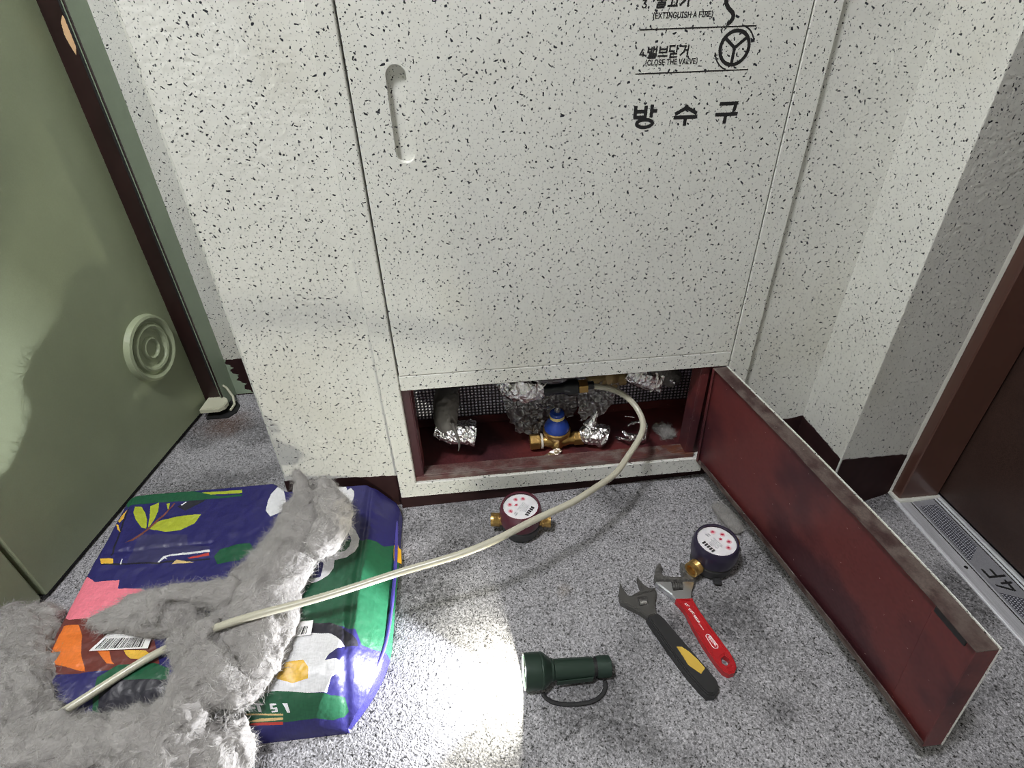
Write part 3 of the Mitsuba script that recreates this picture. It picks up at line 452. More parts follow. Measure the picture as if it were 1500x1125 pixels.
art += [sbox(.3750, .8215, .5290, .8229), sbox(.3748, .7722, .5288, .7736)]
wc, wr = (.5045, .7985), .0192
art += [Point(wc).buffer(wr + .0021, 24).difference(Point(wc).buffer(wr - .0021, 24))] + [LineString([wc, (wc[0] + wr * math.cos(a), wc[1] + wr * math.sin(a))]).buffer(.0019, cap_style=2) for a in (math.radians(38), math.radians(142), math.radians(268))]
for a0, a1 in ((78, 22), (252, 200)):
    p_ = arc(*wc, wr + .0062, wr + .0062, a0, a1); art.append(LineString(p_).buffer(.0008)); e = np.array(p_[-1]); d_ = e - np.array(p_[-3]); d_ /= np.linalg.norm(d_); n_ = np.array([-d_[1], d_[0]])
    art.append(Polygon([e + d_ * .0052, e + n_ * .0021, e - n_ * .0021]))
nz = spline([(.4860, .8700), (.4830, .8560), (.4835, .8480), (.4895, .8405), (.4955, .8340), (.4930, .8275), (.4890, .8255)], 40)
art.append(LineString(nz).buffer(.0024, cap_style=2))
for k in range(3): art.append(LineString([(.4873 - .0024 * k, .8258 - .0018 * k), (.4888 - .0024 * k, .8226 - .0018 * k)]).buffer(.0006, cap_style=2))
tx = [at(extrude(unary_union(art), .0004), (0, -.0001, 0), rx=math.pi / 2)]
for s_, x_, z_, h_ in (('4.', .3770, .7925, .0085), ('3.', .3745, .8450, .0085), ('(CLOSE THE VALVE)', .3860, .7823, .0062), ('(EXTINGUISH A FIRE)', .3900, .8335, .0062)):
    m_ = meshkit.text_mesh(s_, h_, .0004, bold=True); wid = {'(CLOSE THE VALVE)': .0700, '(EXTINGUISH A FIRE)': .0775}.get(s_)
    if wid: m_.apply_scale([wid / m_.extents[0], 1, 1])
    tx.append(at(m_, (x_, -.0001, z_), rx=math.pi / 2))
labels[add('hydrant_cabinet__door__lettering', cat(tx), 'ink')] = {'label': 'black printed instructions, valve wheel sign and large Korean letters'}
# the box behind the hatch
add('hydrant_cabinet__box', cat(bx(-.028, -.026, .034, .185, .055, 1.40, .0004), bx(.632, .634, .034, .185, .055, 1.40, .0004), bx(-.028, .634, .183, .185, .055, 1.40, .0004), bx(-.028, .634, .034, .185, .0600, .0625, .0004), bx(-.028, .634, .022, .185, 1.40, 1.402, .0004)), 'maroon_paint')
add('hydrant_cabinet__lip', cat(bx(-.0004, .0145, .010, .032, ZB, ZT + .03, .0008), bx(.0145, .0165, .010, .046, ZB + .010, ZT + .03, .0006)), 'maroon_paint')
add('hydrant_cabinet__lip', cat(bx(.556, .5715, .010, .032, ZB, ZT + .03, .0008), bx(.5535, .556, .010, .046, ZB + .010, ZT + .03, .0006), bx(.5715, .600, .020, .032, ZB, ZT + .03, .0008)), 'maroon_paint')
labels[add('hydrant_cabinet__lip', cat(bx(.0, .572, .006, .014, ZB, .0770, .0008), bx(.0145, .556, .010, .036, .0755, .0785, .0010), bx(.0145, .556, .034, .037, .060, .0785, .0006)), 'rusty_maroon')] = {'label': 'lower lip of the opening, scraped and rusty'}
add('hydrant_cabinet__base', extrude(Polygon([(-.036, .0005), (.30, .009), (.62, .0215), (.62, .05), (-.036, .05)]), .030), 'dark_maroon_base')
# back lining of woven foil
def lining(x0, x1, z0, z1, y, seed, nx=60, nz=24, amp=.006):
    gx, gz = np.meshgrid(np.linspace(x0, x1, nx), np.linspace(z0, z1, nz), indexing='ij')
    gy = y - amp * meshkit.fbm(np.stack([gx * 9, gz * 9, gx * 0 + seed], -1), 3, seed)
    v = np.stack([gx, gy, gz], -1).reshape(-1, 3); i = np.arange(nx * nz).reshape(nx, nz)
    f = np.concatenate([np.stack([i[:-1, :-1], i[1:, :-1], i[1:, 1:]], -1).reshape(-1, 3), np.stack([i[:-1, :-1], i[1:, 1:], i[:-1, 1:]], -1).reshape(-1, 3)])
    return trimesh.Trimesh(v, f, process=False)
thing('foil_lining', 'woven silver insulation foil hanging on the back of the cabinet', 'insulation foil')
add('foil_lining', lining(-.024, .630, .088, .42, .180, 3), 'woven_foil', True)

# the hatch: a folded sheet tray, bent and twisted a little along its length
TOPX = np.array([(0, .5981), (.2184, .6262), (.3841, .6437), (.4894, .6524), (.5537, .6549)]); FL = .5537
def hatch(m, sub=.02):
    """local x = distance from the hinge, y = depth from the outer skin inwards, z = height"""
    v, f = trimesh.remesh.subdivide_to_size(m.vertices, m.faces, sub, max_iter=12)
    xt = np.interp(v[:, 0], TOPX[:, 0], TOPX[:, 1]); tw = (.007 + .030 * (v[:, 0] / FL)) * (ZT - v[:, 2]) / .232
    o = np.stack([xt + tw - v[:, 1], -v[:, 0] + .003, v[:, 2]], -1); k = trimesh.Trimesh(o, f, process=False); k.fix_normals(); return k
Z0 = .0600
HT = 'hydrant_cabinet__hatch'
add(HT + '__outer_skin', hatch(bx(0, FL, 0, .0016, Z0, ZT + .0008, .0003)), 'speckled_steel')
add(HT + '__inner_panel', hatch(bx(.002, .492, .0200, .0215, Z0 + .003, ZT - .003, .0003)), 'maroon_paint')
add(HT + '__latch_panel', hatch(bx(.4925, FL - .002, .0195, .0225, Z0 + .003, ZT - .003, .0003)), 'maroon_paint')
add(HT + '__top_rim', hatch(bx(.002, FL - .001, .0016, .0275, ZT - .0035, ZT - .0015, .0004)), 'dusty_maroon')
add(HT + '__bottom_rim', hatch(cat(bx(0, FL - .001, .0016, .0290, Z0, Z0 + .002, .0004), bx(0.02, FL - .001, .0270, .0290, Z0, Z0 + .013, .0004))), 'dusty_maroon')
add(HT + '__end_rim', hatch(bx(FL - .003, FL - .001, .0016, .0275, Z0 + .002, ZT - .003, .0004)), 'maroon_paint')
add(HT + '__hinge_rim', hatch(cat(bx(.002, .004, .0016, .0275, Z0 + .002, ZT - .003, .0004), bx(.002, .008, .0270, .0285, Z0 + .002, ZT - .003, .0004))), 'maroon_paint')
add(HT + '__slot', hatch(bx(.495, .538, .0215, .0240, ZT - .0180, ZT - .0075, .0008)), 'ink')
add(HT + '__pin', cat(tube([(.5905, -.010, Z0 - .004), (.5905, -.010, Z0 + .028)], .0042, 12)), 'maroon_paint', 40)
# ---------------------------------------------------------------- pipes and fittings inside the opening
def crumple(path, r, seed, seg=40, n=60, amp=.0032, freq=70, squash=None):
    p = spline(path, n); m = tube(p, np.interp(np.linspace(0, 1, n), np.linspace(0, 1, len(np.atleast_1d(r))), np.atleast_1d(r)), seg)
    v = m.vertices; q = v * freq + seed * 3.7
    d = np.abs(meshkit.fbm(q, 3, seed) - .5) * 2
    ax = p[np.argmin(((v[:, None] - p[None]) ** 2).sum(-1), 1)]; nn = v - ax; nn /= np.maximum(np.linalg.norm(nn, axis=1, keepdims=True), 1e-9)
    j = np.stack([meshkit.noise(q * 1.3 + 9 * k, seed + k) - .5 for k in range(3)], -1)
    m.vertices = v + nn * (d[:, None] - .5) * amp * 2 + j * amp * .7; return m
thing('insulated_pipe', 'grey taped pipe elbow with a crumpled foil end, left in the cabinet', 'pipe')
add('insulated_pipe__tape', crumple([(.074, .182, .180), (.073, .140, .182), (.071, .110, .180), (.068, .088, .165), (.068, .079, .145), (.070, .078, .134)], [.026, .026, .027, .028, .026, .021], 2, amp=.0022), 'tape_grey', 30)
add('insulated_pipe__foil_end', crumple([(.044, .080, .139), (.068, .077, .131), (.098, .076, .126), (.124, .076, .122)], [.017, .0255, .0270, .0285], 4, amp=.0034), 'foil')
add('insulated_pipe__tape_tail', crumple([(.082, .062, .165), (.088, .052, .140), (.091, .050, .112), (.088, .050, .100)], [.005, .0035, .003, .0018], 6, 10, 30, .001), 'tape_grey', True)
thing('foil_bundle', 'foil wrapped pipe bundle hanging at the top middle of the opening', 'pipe wrap')
add('foil_bundle__foil', crumple([(.184, .082, .256), (.212, .077, .240), (.240, .072, .236), (.264, .070, .238)], [.026, .037, .037, .028], 8, amp=.0042, freq=55), 'foil')
add('foil_bundle__foil', crumple([(.205, .10, .44), (.21, .095, .34), (.22, .085, .26)], [.03, .032, .028], 9, amp=.004), 'foil')
add('foil_bundle__torn_edge', crumple([(.214, .049, .226), (.235, .045, .230), (.255, .046, .240), (.270, .050, .254)], [.002, .0035, .0035, .0015], 11, 10, 40, .0016), 'foil')
thing('hose_adapter', 'black plastic hose adapter with a brass nut on the clear hose', 'hose fitting')
ad = lathe([(.0001, -.012), (.0118, -.012), (.0118, .010), (.0105, .013), (.0108, .034), (.0125, .040), (.0168, .047), (.0172, .064), (.0158, .066), (.0001, .066)], 36)
ADX = (.268, .064, .2255); ROT = dict(ry=math.pi / 2 - .03)
add('hose_adapter__body', at(ad, ADX, **ROT), 'black_plastic', 35)
add('hose_adapter__brass_nut', at(hexnut(.0145, .018), (.334, .064, .2275), **ROT), 'brass')
add('hose_adapter__barb', at(lathe([(.0001, 0), (.0085, 0), (.0085, .014), (.0001, .014)], 24), (.351, .064, .2280), **ROT), 'black_plastic', 35)
def sheet(p00, p10, p01, p11, nu, nv, seed, amp, freq):
    u, v = np.meshgrid(np.linspace(0, 1, nu), np.linspace(0, 1, nv), indexing='ij'); u, v = u[..., None], v[..., None]
    P = (1 - u) * (1 - v) * np.array(p00) + u * (1 - v) * np.array(p10) + (1 - u) * v * np.array(p01) + u * v * np.array(p11)
    q = P * freq + seed * 5.1; P = P + amp * np.stack([meshkit.fbm(q + 11 * k, 4, seed + k) * 2 - 1 for k in range(3)], -1)
    i = np.arange(nu * nv).reshape(nu, nv)
    f = np.concatenate([np.stack([i[:-1, :-1], i[1:, :-1], i[1:, 1:]], -1).reshape(-1, 3), np.stack([i[:-1, :-1], i[1:, 1:], i[:-1, 1:]], -1).reshape(-1, 3)])
    return trimesh.Trimesh(P.reshape(-1, 3), f, process=False)
thing('plastic_film', 'crumpled clear plastic film hanging behind the blue capped valve', 'plastic film')
def film(*a):
    m = sheet(*a); v = m.vertices; q = v * 62
    m.vertices = v + .0075 * np.stack([np.abs(meshkit.fbm(q + 13 * k, 2, 50 + k) - .5) * 4 - .5 for k in range(3)], -1) * [.5, 1, .5]; return m
add('plastic_film', cat(film((.172, .134, .240), (.300, .138, .250), (.212, .100, .092), (.296, .110, .085), 110, 90, 3, .012, 30), film((.285, .136, .250), (.384, .132, .214), (.285, .124, .125), (.345, .126, .105), 110, 90, 5, .012, 28),
                        film((.340, .100, .205), (.437, .104, .208), (.345, .088, .120), (.405, .090, .140), 80, 80, 7, .010, 36)), 'film')
# pressure valve
V = np.array([.2965, .078, 0])
thing('pressure_valve', 'brass pressure reducing valve with a blue cap', 'valve')
body = lathe([(.0001, .0655), (.012, .0655), (.0165, .070), (.0175, .078), (.0165, .086), (.0195, .094), (.0262, .100), (.0288, .105), (.0288, .1120), (.0272, .1140), (.0001, .1140)], 48)
arm = at(lathe([(.0001, -.038), (.0125, -.038), (.0125, -.024), (.0150, -.018), (.0150, .018), (.0125, .024), (.0125, .038), (.0001, .038)], 32), (0, 0, .0825), ry=math.pi / 2)
add('pressure_valve__body', cat(at(body, V), at(arm, V)), 'brass', 35)
add('pressure_valve__cap', at(lathe([(.0001, .1140), (.0262, .1140), (.0266, .1170), (.0255, .1230), (.0215, .1300), (.0170, .1350), (.0150, .1385), (.0150, .1430)], 48), V), 'blue_enamel', 35)
add('pressure_valve__label', at(lathe([(.0149, .1430), (.0153, .1432), (.0153, .1500), (.0149, .1502)], 48), V), 'yellow_label', 35)
add('pressure_valve__cap', at(lathe([(.0149, .1502), (.0152, .1530), (.0142, .1570), (.0110, .1590), (.0001, .1594)], 48), V), 'blue_enamel', 35)
add('pressure_valve__adjuster', at(cat(at(hexnut(.0062, .005), (0, 0, .159)), lathe([(.0001, .163), (.0032, .163), (.0030, .1690), (.0001, .1695)], 20)), V), 'steel', 30)
for sx in (-1, 1):
    add('pressure_valve__union_nut', at(hexnut(.0178 if sx < 0 else .0160, .020), V + [sx * .047 - .010, 0, .0825], ry=math.pi / 2), 'brass')
add('pressure_valve__seal_ring', at(lathe([(.0150, 0), (.0168, .0006), (.0168, .0044), (.0150, .005)], 32), V + [-.0345, 0, .0825], ry=math.pi / 2), 'teflon', 35)
thing('foil_sleeve', 'crumpled foil sleeve on the pipe right of the blue capped valve', 'pipe wrap')
add('foil_sleeve', cat(crumple([(.346, .078, .091), (.362, .076, .092), (.382, .073, .091), (.398, .070, .086)], [.016, .0245, .0250, .0270], 13, amp=.0040), crumple([(.366, .082, .108), (.378, .085, .130), (.383, .086, .146)], [.016, .010, .003], 14, amp=.003)), 'foil')
thing('foil_scrap', 'small torn foil scrap on the cabinet floor below the valve', 'foil scrap')
add('foil_scrap', sheet((.262, .048, .066), (.294, .062, .074), (.276, .034, .065), (.306, .054, .071), 24, 14, 21, .003, 90), 'foil')
thing('foil_ring', 'curled broken ring of torn foil lying in the cabinet', 'foil scrap')
tt = np.linspace(math.radians(-200), math.radians(95), 70); rr = .0300 + .003 * np.sin(tt * 5)
ringp = np.stack([.4625 + rr * np.cos(tt), .0790 + rr * .8 * np.sin(tt), .083 + .008 * np.sin(tt * 2) + .012 * np.cos(tt)], -1)
add('foil_ring', cat(crumple(ringp, .0042, 23, 10, 110, .0026, 140), crumple([(.440, .082, .088), (.450, .072, .084), (.464, .068, .080), (.474, .066, .082)], [.003, .008, .010, .005], 24, 16, 40, .004, 90), crumple([(.448, .098, .115), (.468, .094, .113)], [.0022, .0015], 25, 8, 16, .001)), 'foil')
thing('brass_valve', 'dull brass pipe valve high at the back of the opening', 'valve')
add('brass_valve', cat(at(lathe([(.0001, -.024), (.014, -.024), (.019, -.020), (.021, -.008), (.0215, .008), (.018, .016), (.015, .022), (.015, .20), (.0001, .20)], 32), (.414, .118, .205)), at(lathe([(.0001, -.05), (.015, -.05), (.018, -.03), (.018, -.012), (.015, 0), (.018, .012), (.018, .03), (.0001, .04)], 28), (.414, .118, .205), ry=math.pi / 2)), 'dull_brass', 35)
thing('foil_pipe', 'foil wrapped pipe end with a torn opening, upper right of the cabinet', 'pipe wrap')
add('foil_pipe__foil', crumple([(.446, .112, .226), (.468, .106, .219), (.492, .100, .212), (.512, .096, .206)], [.023, .0300, .0300, .0265], 27, amp=.0036), 'foil')
add('foil_pipe__foil', crumple([(.480, .118, .27), (.505, .112, .240), (.530, .106, .214), (.548, .100, .196)], [.032, .033, .031, .019], 28, amp=.0038), 'tape_grey')
for k, (a_, b_) in enumerate((((.500, .092, .196), (.490, .082, .186)), ((.505, .090, .200), (.512, .078, .180)), ((.524, .090, .212), (.541, .080, .206)), ((.497, .085, .205), (.487, .076, .195)))):
    add('foil_pipe__torn_strip', crumple([a_, tuple((np.array(a_) + b_) / 2 + [0, -.002, .001]), b_], [.005, .0045, .002], 30 + k, 10, 16, .002, 120), 'foil')

# clear hose
HOSE = [[0.352, 0.064, 0.228], [0.3625, 0.062, 0.2275], [0.3976, 0.052, 0.2238], [0.4313, 0.035, 0.2079], [0.4462, 0.01, 0.1918], [0.4477, -0.012, 0.1804], [0.4338, -0.037, 0.1671], [0.4064, -0.0649, 0.152], [0.3701, -0.1064, 0.149], [0.3379, -0.1312, 0.152], [0.2817, -0.1743, 0.162], [0.2098, -0.2112, 0.168], [0.1612, -0.2343, 0.166], [0.0957, -0.2559, 0.16], [0.0116, -0.2685, 0.15], [-0.0892, -0.2892, 0.142], [-0.1673, -0.3022, 0.136], [-0.2007, -0.307, 0.134], [-0.3177, -0.318, 0.104], [-0.3609, -0.3274, 0.091], [-0.4151, -0.3662, 0.089], [-0.474, -0.4081, 0.086], [-0.5161, -0.428, 0.08], [-0.571, -0.4531, 0.07]]
thing('clear_hose', 'cloudy clear plastic hose running from the cabinet over the wool', 'hose')
hs = spline(HOSE, 240)
add('clear_hose', tube(hs, .0057, 20), 'hose_pvc', True)

# ---------------------------------------------------------------- water meters
def dial_art(seed):
    rng = random.Random(seed); red, pink, grey, blk = [], [], [], []
    for a in (200, 238, 285, 330):
        c = (.0215 * math.cos(math.radians(a)), .0215 * math.sin(math.radians(a)))
        pink.append(Point(c).buffer(.0046, 10)); red.append(Point(c).buffer(.0020, 8)); red.append(Polygon([(c[0] - .0017, c[1]), (c[0] + .0017, c[1]), (c[0] + .001, c[1] + .0044)]))
    st = [((.0036 if k % 2 else .0018) * math.cos(k * math.pi / 5), -.0098 + (.0036 if k % 2 else .0018) * math.sin(k * math.pi / 5)) for k in range(10)]; red.append(Polygon(st))
    for k in range(5): blk.append(sbox(-.0125 + k * .0052, .0165, -.0090 + k * .0052, .0235))
    for k in range(5): grey.append(sbox(-.013 + rng.random() * .004, .0100 - k * .0030, .010 - rng.random() * .006, .0107 - k * .0030))
    grey += [sbox(-.006, .0128, .006, .0137), sbox(.0150, .0020, .0225, .0040), sbox(.0150, -.0015, .0205, -.0003)]
    return red, pink, grey, blk
def water_meter(loc, ang, dang, label, shell, drop):
    t = thing('water_meter', label, 'water meter') if 'water_meter' not in labels else thing('water_meter_001', label, 'water meter')
    P = lambda m, dz=0: at(m, (loc[0], loc[1], dz), rz=ang)
    add(t + '__shell', P(lathe([(.0335, .030), (.0385, .0325), (.0403, .040), (.0403, .055), (.0395, .0620), (.0374, .0668), (.0365, .0705), (.0340, .0710), (.0330, .0680)], 64)), shell, 35)
    add(t + '__lower_body', P(lathe([(.0001, .0), (.026, .0), (.033, .004), (.0370, .014), (.0375, .026), (.0345, .0305), (.0001, .0305)], 56)), 'meter_base', 35)
    add(t + '__dial', at(lathe([(.0001, .0655), (.0334, .0655), (.0334, .0645), (.0001, .0645)], 56), (loc[0], loc[1], 0)), 'dial_white')
    red, pink, grey, blk = dial_art(3)
    for nm, g, mt, z in (('pointer_ring', pink, 'dial_pink', .0656), ('pointers', red, 'dial_red', .0660), ('print', grey, 'dial_grey', .0656), ('counter', blk, 'ink', .0657)):
        add(t + '__dial__' + nm, at(extrude(unary_union(g), .0004), (loc[0], loc[1], z), rz=dang), mt)
    add(t + '__cover', at(lathe([(.0001, .0722), (.020, .0718), (.0300, .0706), (.0343, .0690)], 56), (loc[0], loc[1], 0)), 'clear_cover', 40)
    for s in (-1, 1):
        b = lathe([(.0085, .034), (.0105, .034), (.0105, .0405), (.0132, .041), (.0134, .0425), (.0128, .0435), (.0134, .0447), (.0128, .0459), (.0134, .0471), (.0128, .0483), (.0134, .0495), (.0128, .0507), (.0134, .0519), (.0132, .0575), (.0095, .0575), (.0090, .048), (.0001, .047)], 36)
        add(t + '__threaded_end', at(at(b, ry=s * math.pi / 2), (loc[0], loc[1], .0300), rz=ang), 'brass', 28)
    add(t + '__lug', at(bx(-.007, .007, .034, .046, .006, .012) if drop > 0 else bx(-.007, .007, -.046, -.034, .006, .012), (loc[0], loc[1], 0), rz=ang + drop * .6), 'meter_base')
    return t
water_meter((.2005, -.0870), math.radians(-8), math.radians(-38 - 90), 'maroon water meter on the floor in front of the cabinet', 'meter_maroon', 1)
water_meter((.5335, -.2095), math.radians(28), math.radians(205 - 90), 'dark violet water meter beside the open hatch', 'meter_violet', -1)

# ---------------------------------------------------------------- adjustable wrenches
WR = {k: Polygon(v) for k, v in WRENCH.items() if len(v) > 2}
def worm(name, poly, ax):
    c = np.array(poly.centroid.coords[0]); return c
def wrench(t, pre, label, head, jaw, grip, z=.0):
    thing(t, label, 'adjustable wrench')
    hd = WR[pre + '_head'].difference(WR[pre + '_worm'].buffer(.0006))
    add(t + '__head', extrude(hd, .012, z + .002, .0022), head, 25)
    add(t + '__jaw', extrude(WR[pre + '_jaw'], .0160, z + .0005, .0024), jaw, 25)
    w = WR[pre + '_worm']; mr = w.minimum_rotated_rectangle; q = np.array(mr.exterior.coords)[:4]
    e0, e1 = q[1] - q[0], q[2] - q[1]; lx = (q[:4].mean(0)); jc = np.array(WR[pre + '_jaw'].centroid.coords[0]); 
    ex = e0 if abs(e0[0]) > abs(e1[0]) else e1; L = np.linalg.norm(ex); a = math.atan2(ex[1], ex[0])
    pf = [(.0001, -L / 2)]
    for k in range(5): pf += [(.0050, -L / 2 + L * k / 5 + .0002), (.0076, -L / 2 + L * (k + .25) / 5), (.0076, -L / 2 + L * (k + .55) / 5), (.0050, -L / 2 + L * (k + .8) / 5)]
    pf += [(.0001, L / 2)]
    add(t + '__worm', at(at(lathe(pf, 24), ry=math.pi / 2), (lx[0], lx[1], z + .0098), rz=a), 'steel' if pre == 'blk' else 'wrench_dark', 25)
    return hd

wrench('adjustable_wrench', 'blk', 'black adjustable wrench with a yellow inlay in its grip', 'wrench_black', 'wrench_black', 'grip_black')
add('adjustable_wrench__grip', extrude(WR['blk_handle'].buffer(.003).buffer(-.003), .016, 0, .004), 'grip_black', 30)
add('adjustable_wrench__grip__inlay', extrude(WR['blk_inlay'].buffer(.001), .0015, .0152, .0006), 'grip_yellow', 30)
wrench('adjustable_wrench_001', 'red', 'chrome adjustable wrench with a red dipped handle', 'wrench_chrome', 'wrench_dark', 'grip_red')
rh = WR['red_handle'].buffer(.002).buffer(-.002).difference(WR['red_hole'].buffer(.001)); web = rh.buffer(-.0062)
add('adjustable_wrench_001__handle', cat(extrude(rh, .0105, .001, .001), extrude(rh.difference(web), .0145, .0, .0028)), 'grip_red', 30)
def on_handle(m, a, b):
    a, b = np.array(a), np.array(b); return at(m, (a[0], a[1], .0115), rz=math.atan2(*(b - a)[::-1]))
WT = []
for k, s_ in (('txt0', '10"'), ('txt1', 'EURO'), ('txt2', 'REGA'), ('txt3', '_250mm')):
    a, b = WRENCH[k]; L = math.dist(a, b); m_ = meshkit.text_mesh(s_.strip('_'), .0036, .0003, bold=k != 'txt3'); m_.apply_scale([L / m_.extents[0], 1 if k != 'txt3' else .55, 1]); WT.append(on_handle(at(m_, (0, -.0018, 0)), a, b))
lg = WR['logo'].buffer(.0008); WT.append(at(extrude(lg.difference(lg.buffer(-.0009)), .0003), (0, 0, .0115)))
c0 = np.array(WRENCH['logo'][0]); c1 = (np.array(WRENCH['logo'][3]) + WRENCH['logo'][4]) / 2; st = np.array(WRENCH['logo'][:3]).mean(0); L = math.dist(st, c1)
m_ = meshkit.text_mesh('REGAL', .0048, .0003, bold=True); m_.apply_scale([L * .80 / m_.extents[0], 1, 1]); dd = (c1 - st) / L; nn = np.array([dd[1], -dd[0]])
WT.append(on_handle(at(m_, (0, -.0024, 0)), st + dd * L * .10, c1))
labels[add('adjustable_wrench_001__handle__lettering', cat(WT), 'print_white')] = {'label': 'white printing and framed mark'}

# ---------------------------------------------------------------- flashlight, lit, lying on the floor and aimed at the bag
FX, FY, FZ = .305, -.3795, .0165
thing('flashlight', 'dark green flashlight lying lit on the floor, aimed at the blue bag', 'flashlight')
TILT = math.atan2(.0104, .118)
AX = lambda m: at(at(m, ry=-math.pi / 2 + TILT), (FX, FY, FZ))
add('flashlight__tail', AX(lathe([(.0001, 0), (.0125, 0), (.0155, .002), (.0158, .018), (.0148, .0205), (.0148, .023)], 48)), 'torch_knurl', 35)
add('flashlight__tail_groove', AX(lathe([(.0132, .0225), (.0132, .0285)], 48)), 'black_rubber')
add('flashlight__barrel', AX(lathe([(.0132, .0280), (.0150, .0285), (.0152, .0400), (.0152, .0860), (.0146, .0880), (.0146, .0930)], 48)), 'torch_green', 35)
add('flashlight__head', AX(lathe([(.0146, .0880), (.0165, .0900), (.0165, .0930), (.0240, .1020), (.0262, .1060), (.0262, .1080), (.0255, .1090), (.0262, .1100), (.0262, .1320), (.0252, .1335), (.0236, .1335), (.0230, .1240)], 56)), 'torch_green', 35)
add('flashlight__clip', cat(bx(FX - .085, FX - .030, FY - .0175, FY - .0155, FZ - .005, FZ + .005, .0006)), 'torch_green')
add('flashlight__reflector', AX(lathe([(.0045, .1030), (.0100, .1080), (.0165, .1150), (.0215, .1225), (.0234, .1290)], 40)), 'reflector', True)
lens = AX(lathe([(.0001, .1300), (.0080, .1300)], 40)); lens.faces = lens.faces if lens.face_normals[:, 0].mean() < 0 else lens.faces[:, ::-1]
mat('lens_glass', pr((.7, .7, .7), .2))
scene['flashlight__lens'] = ply(lens, 'lens_glass', emitter=dict(type='area', radiance=rgb(*TORCH_SPILL)))
LP = np.array([FX - .1315, FY, FZ + .0115])
BEAM = T().look_at(origin=LP.tolist(), target=(LP + [-1, -.02, math.tan(TILT)]).tolist(), up=[0, 0, 1])
scene['flashlight_beam'] = dict(type='spot', to_world=BEAM, intensity=rgb(*TORCH_HOT), cutoff_angle=40., beam_width=33.)
loop = spline([(FX - .012, FY - .015, .008), (FX - .014, FY - .027, .004), (FX - .026, FY - .038, .003), (FX - .050, FY - .043, .003), (FX - .078, FY - .041, .003), (FX - .100, FY - .033, .003), (FX - .108, FY - .022, .004)], 60)
st_ = tube(loop, .0032, 10); st_.vertices[:, 2] = (st_.vertices[:, 2] - .003) * .55 + .0028
add('flashlight__wrist_strap', st_, 'strap_black', True)

# ---------------------------------------------------------------- printed bag
BT = .082
def bag_edges(x, y):
    xr = -.034 - .05 * np.clip((-.30 - y) / .12, 0, 1) ** 2 - .022 * np.clip((y + .035) / .045, 0, 1) ** 2
    return -.582 + .025 * np.clip((.03 - y) / .38, 0, 1), xr, -.425 + 0 * x, .006 + .026 * np.clip((-.25 - x) / .03, 0, 1)
def prof(t, p=2.2): t = np.clip(t, 0, 1); return (1 - (1 - t) ** p) ** (1 / p)
def side_prof(t): return np.where(t <= 0, 0, np.minimum(1, .24 + .80 * np.clip(t, 0, 1) - .04 * np.clip(t, 0, 1) ** 8)) * np.clip(t / .06, 0, 1) ** .5
def bag_h(x, y):
    xl, xr, yf, yb = bag_edges(x, y)
    h = BT * prof((x - xl) / .05) * side_prof((xr - x) / .048) * prof((y - yf) / .075, 1.8) * prof((yb - y) / .016)
    return h - .006 * np.exp(-((x + .088) / .006) ** 2) * prof((y - yf) / .1)
NU, NV = 300, 240
s_, t_ = np.meshgrid(np.linspace(0, 1, NU), np.linspace(0, 1, NV), indexing='ij'); e_ = lambda q: .5 - .5 * np.cos(np.pi * q)
Y = -.425 + .456 * e_(t_); X = -.582 + .55 * e_(s_)
for _ in range(4):
    xl, xr, yf, yb = bag_edges(X, Y); X = xl + (xr - xl) * e_(s_); Y = yf + (yb - yf) * e_(t_)
H = bag_h(X, Y); edge = np.clip(H / BT, 0, 1)
q = np.stack([X, Y, X * 0], -1)
wr_ = meshkit.fbm(q * 16, 4, 3) - .5; cr_ = np.abs(meshkit.fbm(q * [60, 9, 1], 3, 8) - .5); cr2 = np.abs(meshkit.fbm(q * [12, 46, 1], 3, 18) - .5)
side = np.clip((X + .13) / .08, 0, 1)
pin = np.clip((yb - Y) / .06, 0, 1) * edge ** 2
H = H + pin * (.007 * wr_ - .010 * cr_ * (.15 + side) - .006 * cr2 * (.3 + side) + .004 * (meshkit.fbm(q * [70, 70, 1], 3, 28) - .5))
for (ax_, c_, lo, hi, d_) in ((1, -.1180, -.545, -.35, -.0028), (0, -.5480, -.10, .01, -.0022)):
    cc, oo = (Y, X) if ax_ else (X, Y); H = H + d_ * np.exp(-((cc - c_) / .0030) ** 2) * (oo > lo) * (oo < hi) * edge
H = np.maximum(H, 0)
vt = np.stack([X, Y, H + .0006], -1).reshape(-1, 3); ii = np.arange(NU * NV).reshape(NU, NV)
ft = np.concatenate([np.stack([ii[:-1, :-1], ii[1:, :-1], ii[1:, 1:]], -1).reshape(-1, 3), np.stack([ii[:-1, :-1], ii[1:, 1:], ii[:-1, 1:]], -1).reshape(-1, 3)])
COL = dict(navy=(.016, .014, .095), slate=(.030, .028, .088), green=(.010, .072, .034), pink=(.66, .165, .220), brown=(.115, .026, .022), orange=(.62, .150, .026), yellow=(.60, .36, .045), black=(.012, .011, .020), white=(.60, .60, .62),
           lime=(.32, .36, .030), rust=(.135, .045, .032), red=(.38, .035, .028), tan=(.52, .38, .17), dark=(.020, .020, .030), orangey=(.62, .33, .02))
def inside(x, y, pts):
    c = mi.Bool(False)
    for (x1, y1), (x2, y2) in zip(pts, pts[1:] + pts[:1]):
        if abs(y1 - y2) > 1e-6: c = c ^ (((y < y1) ^ (y < y2)) & (x < (x2 - x1) / (y2 - y1) * (y - y1) + x1))
    return c
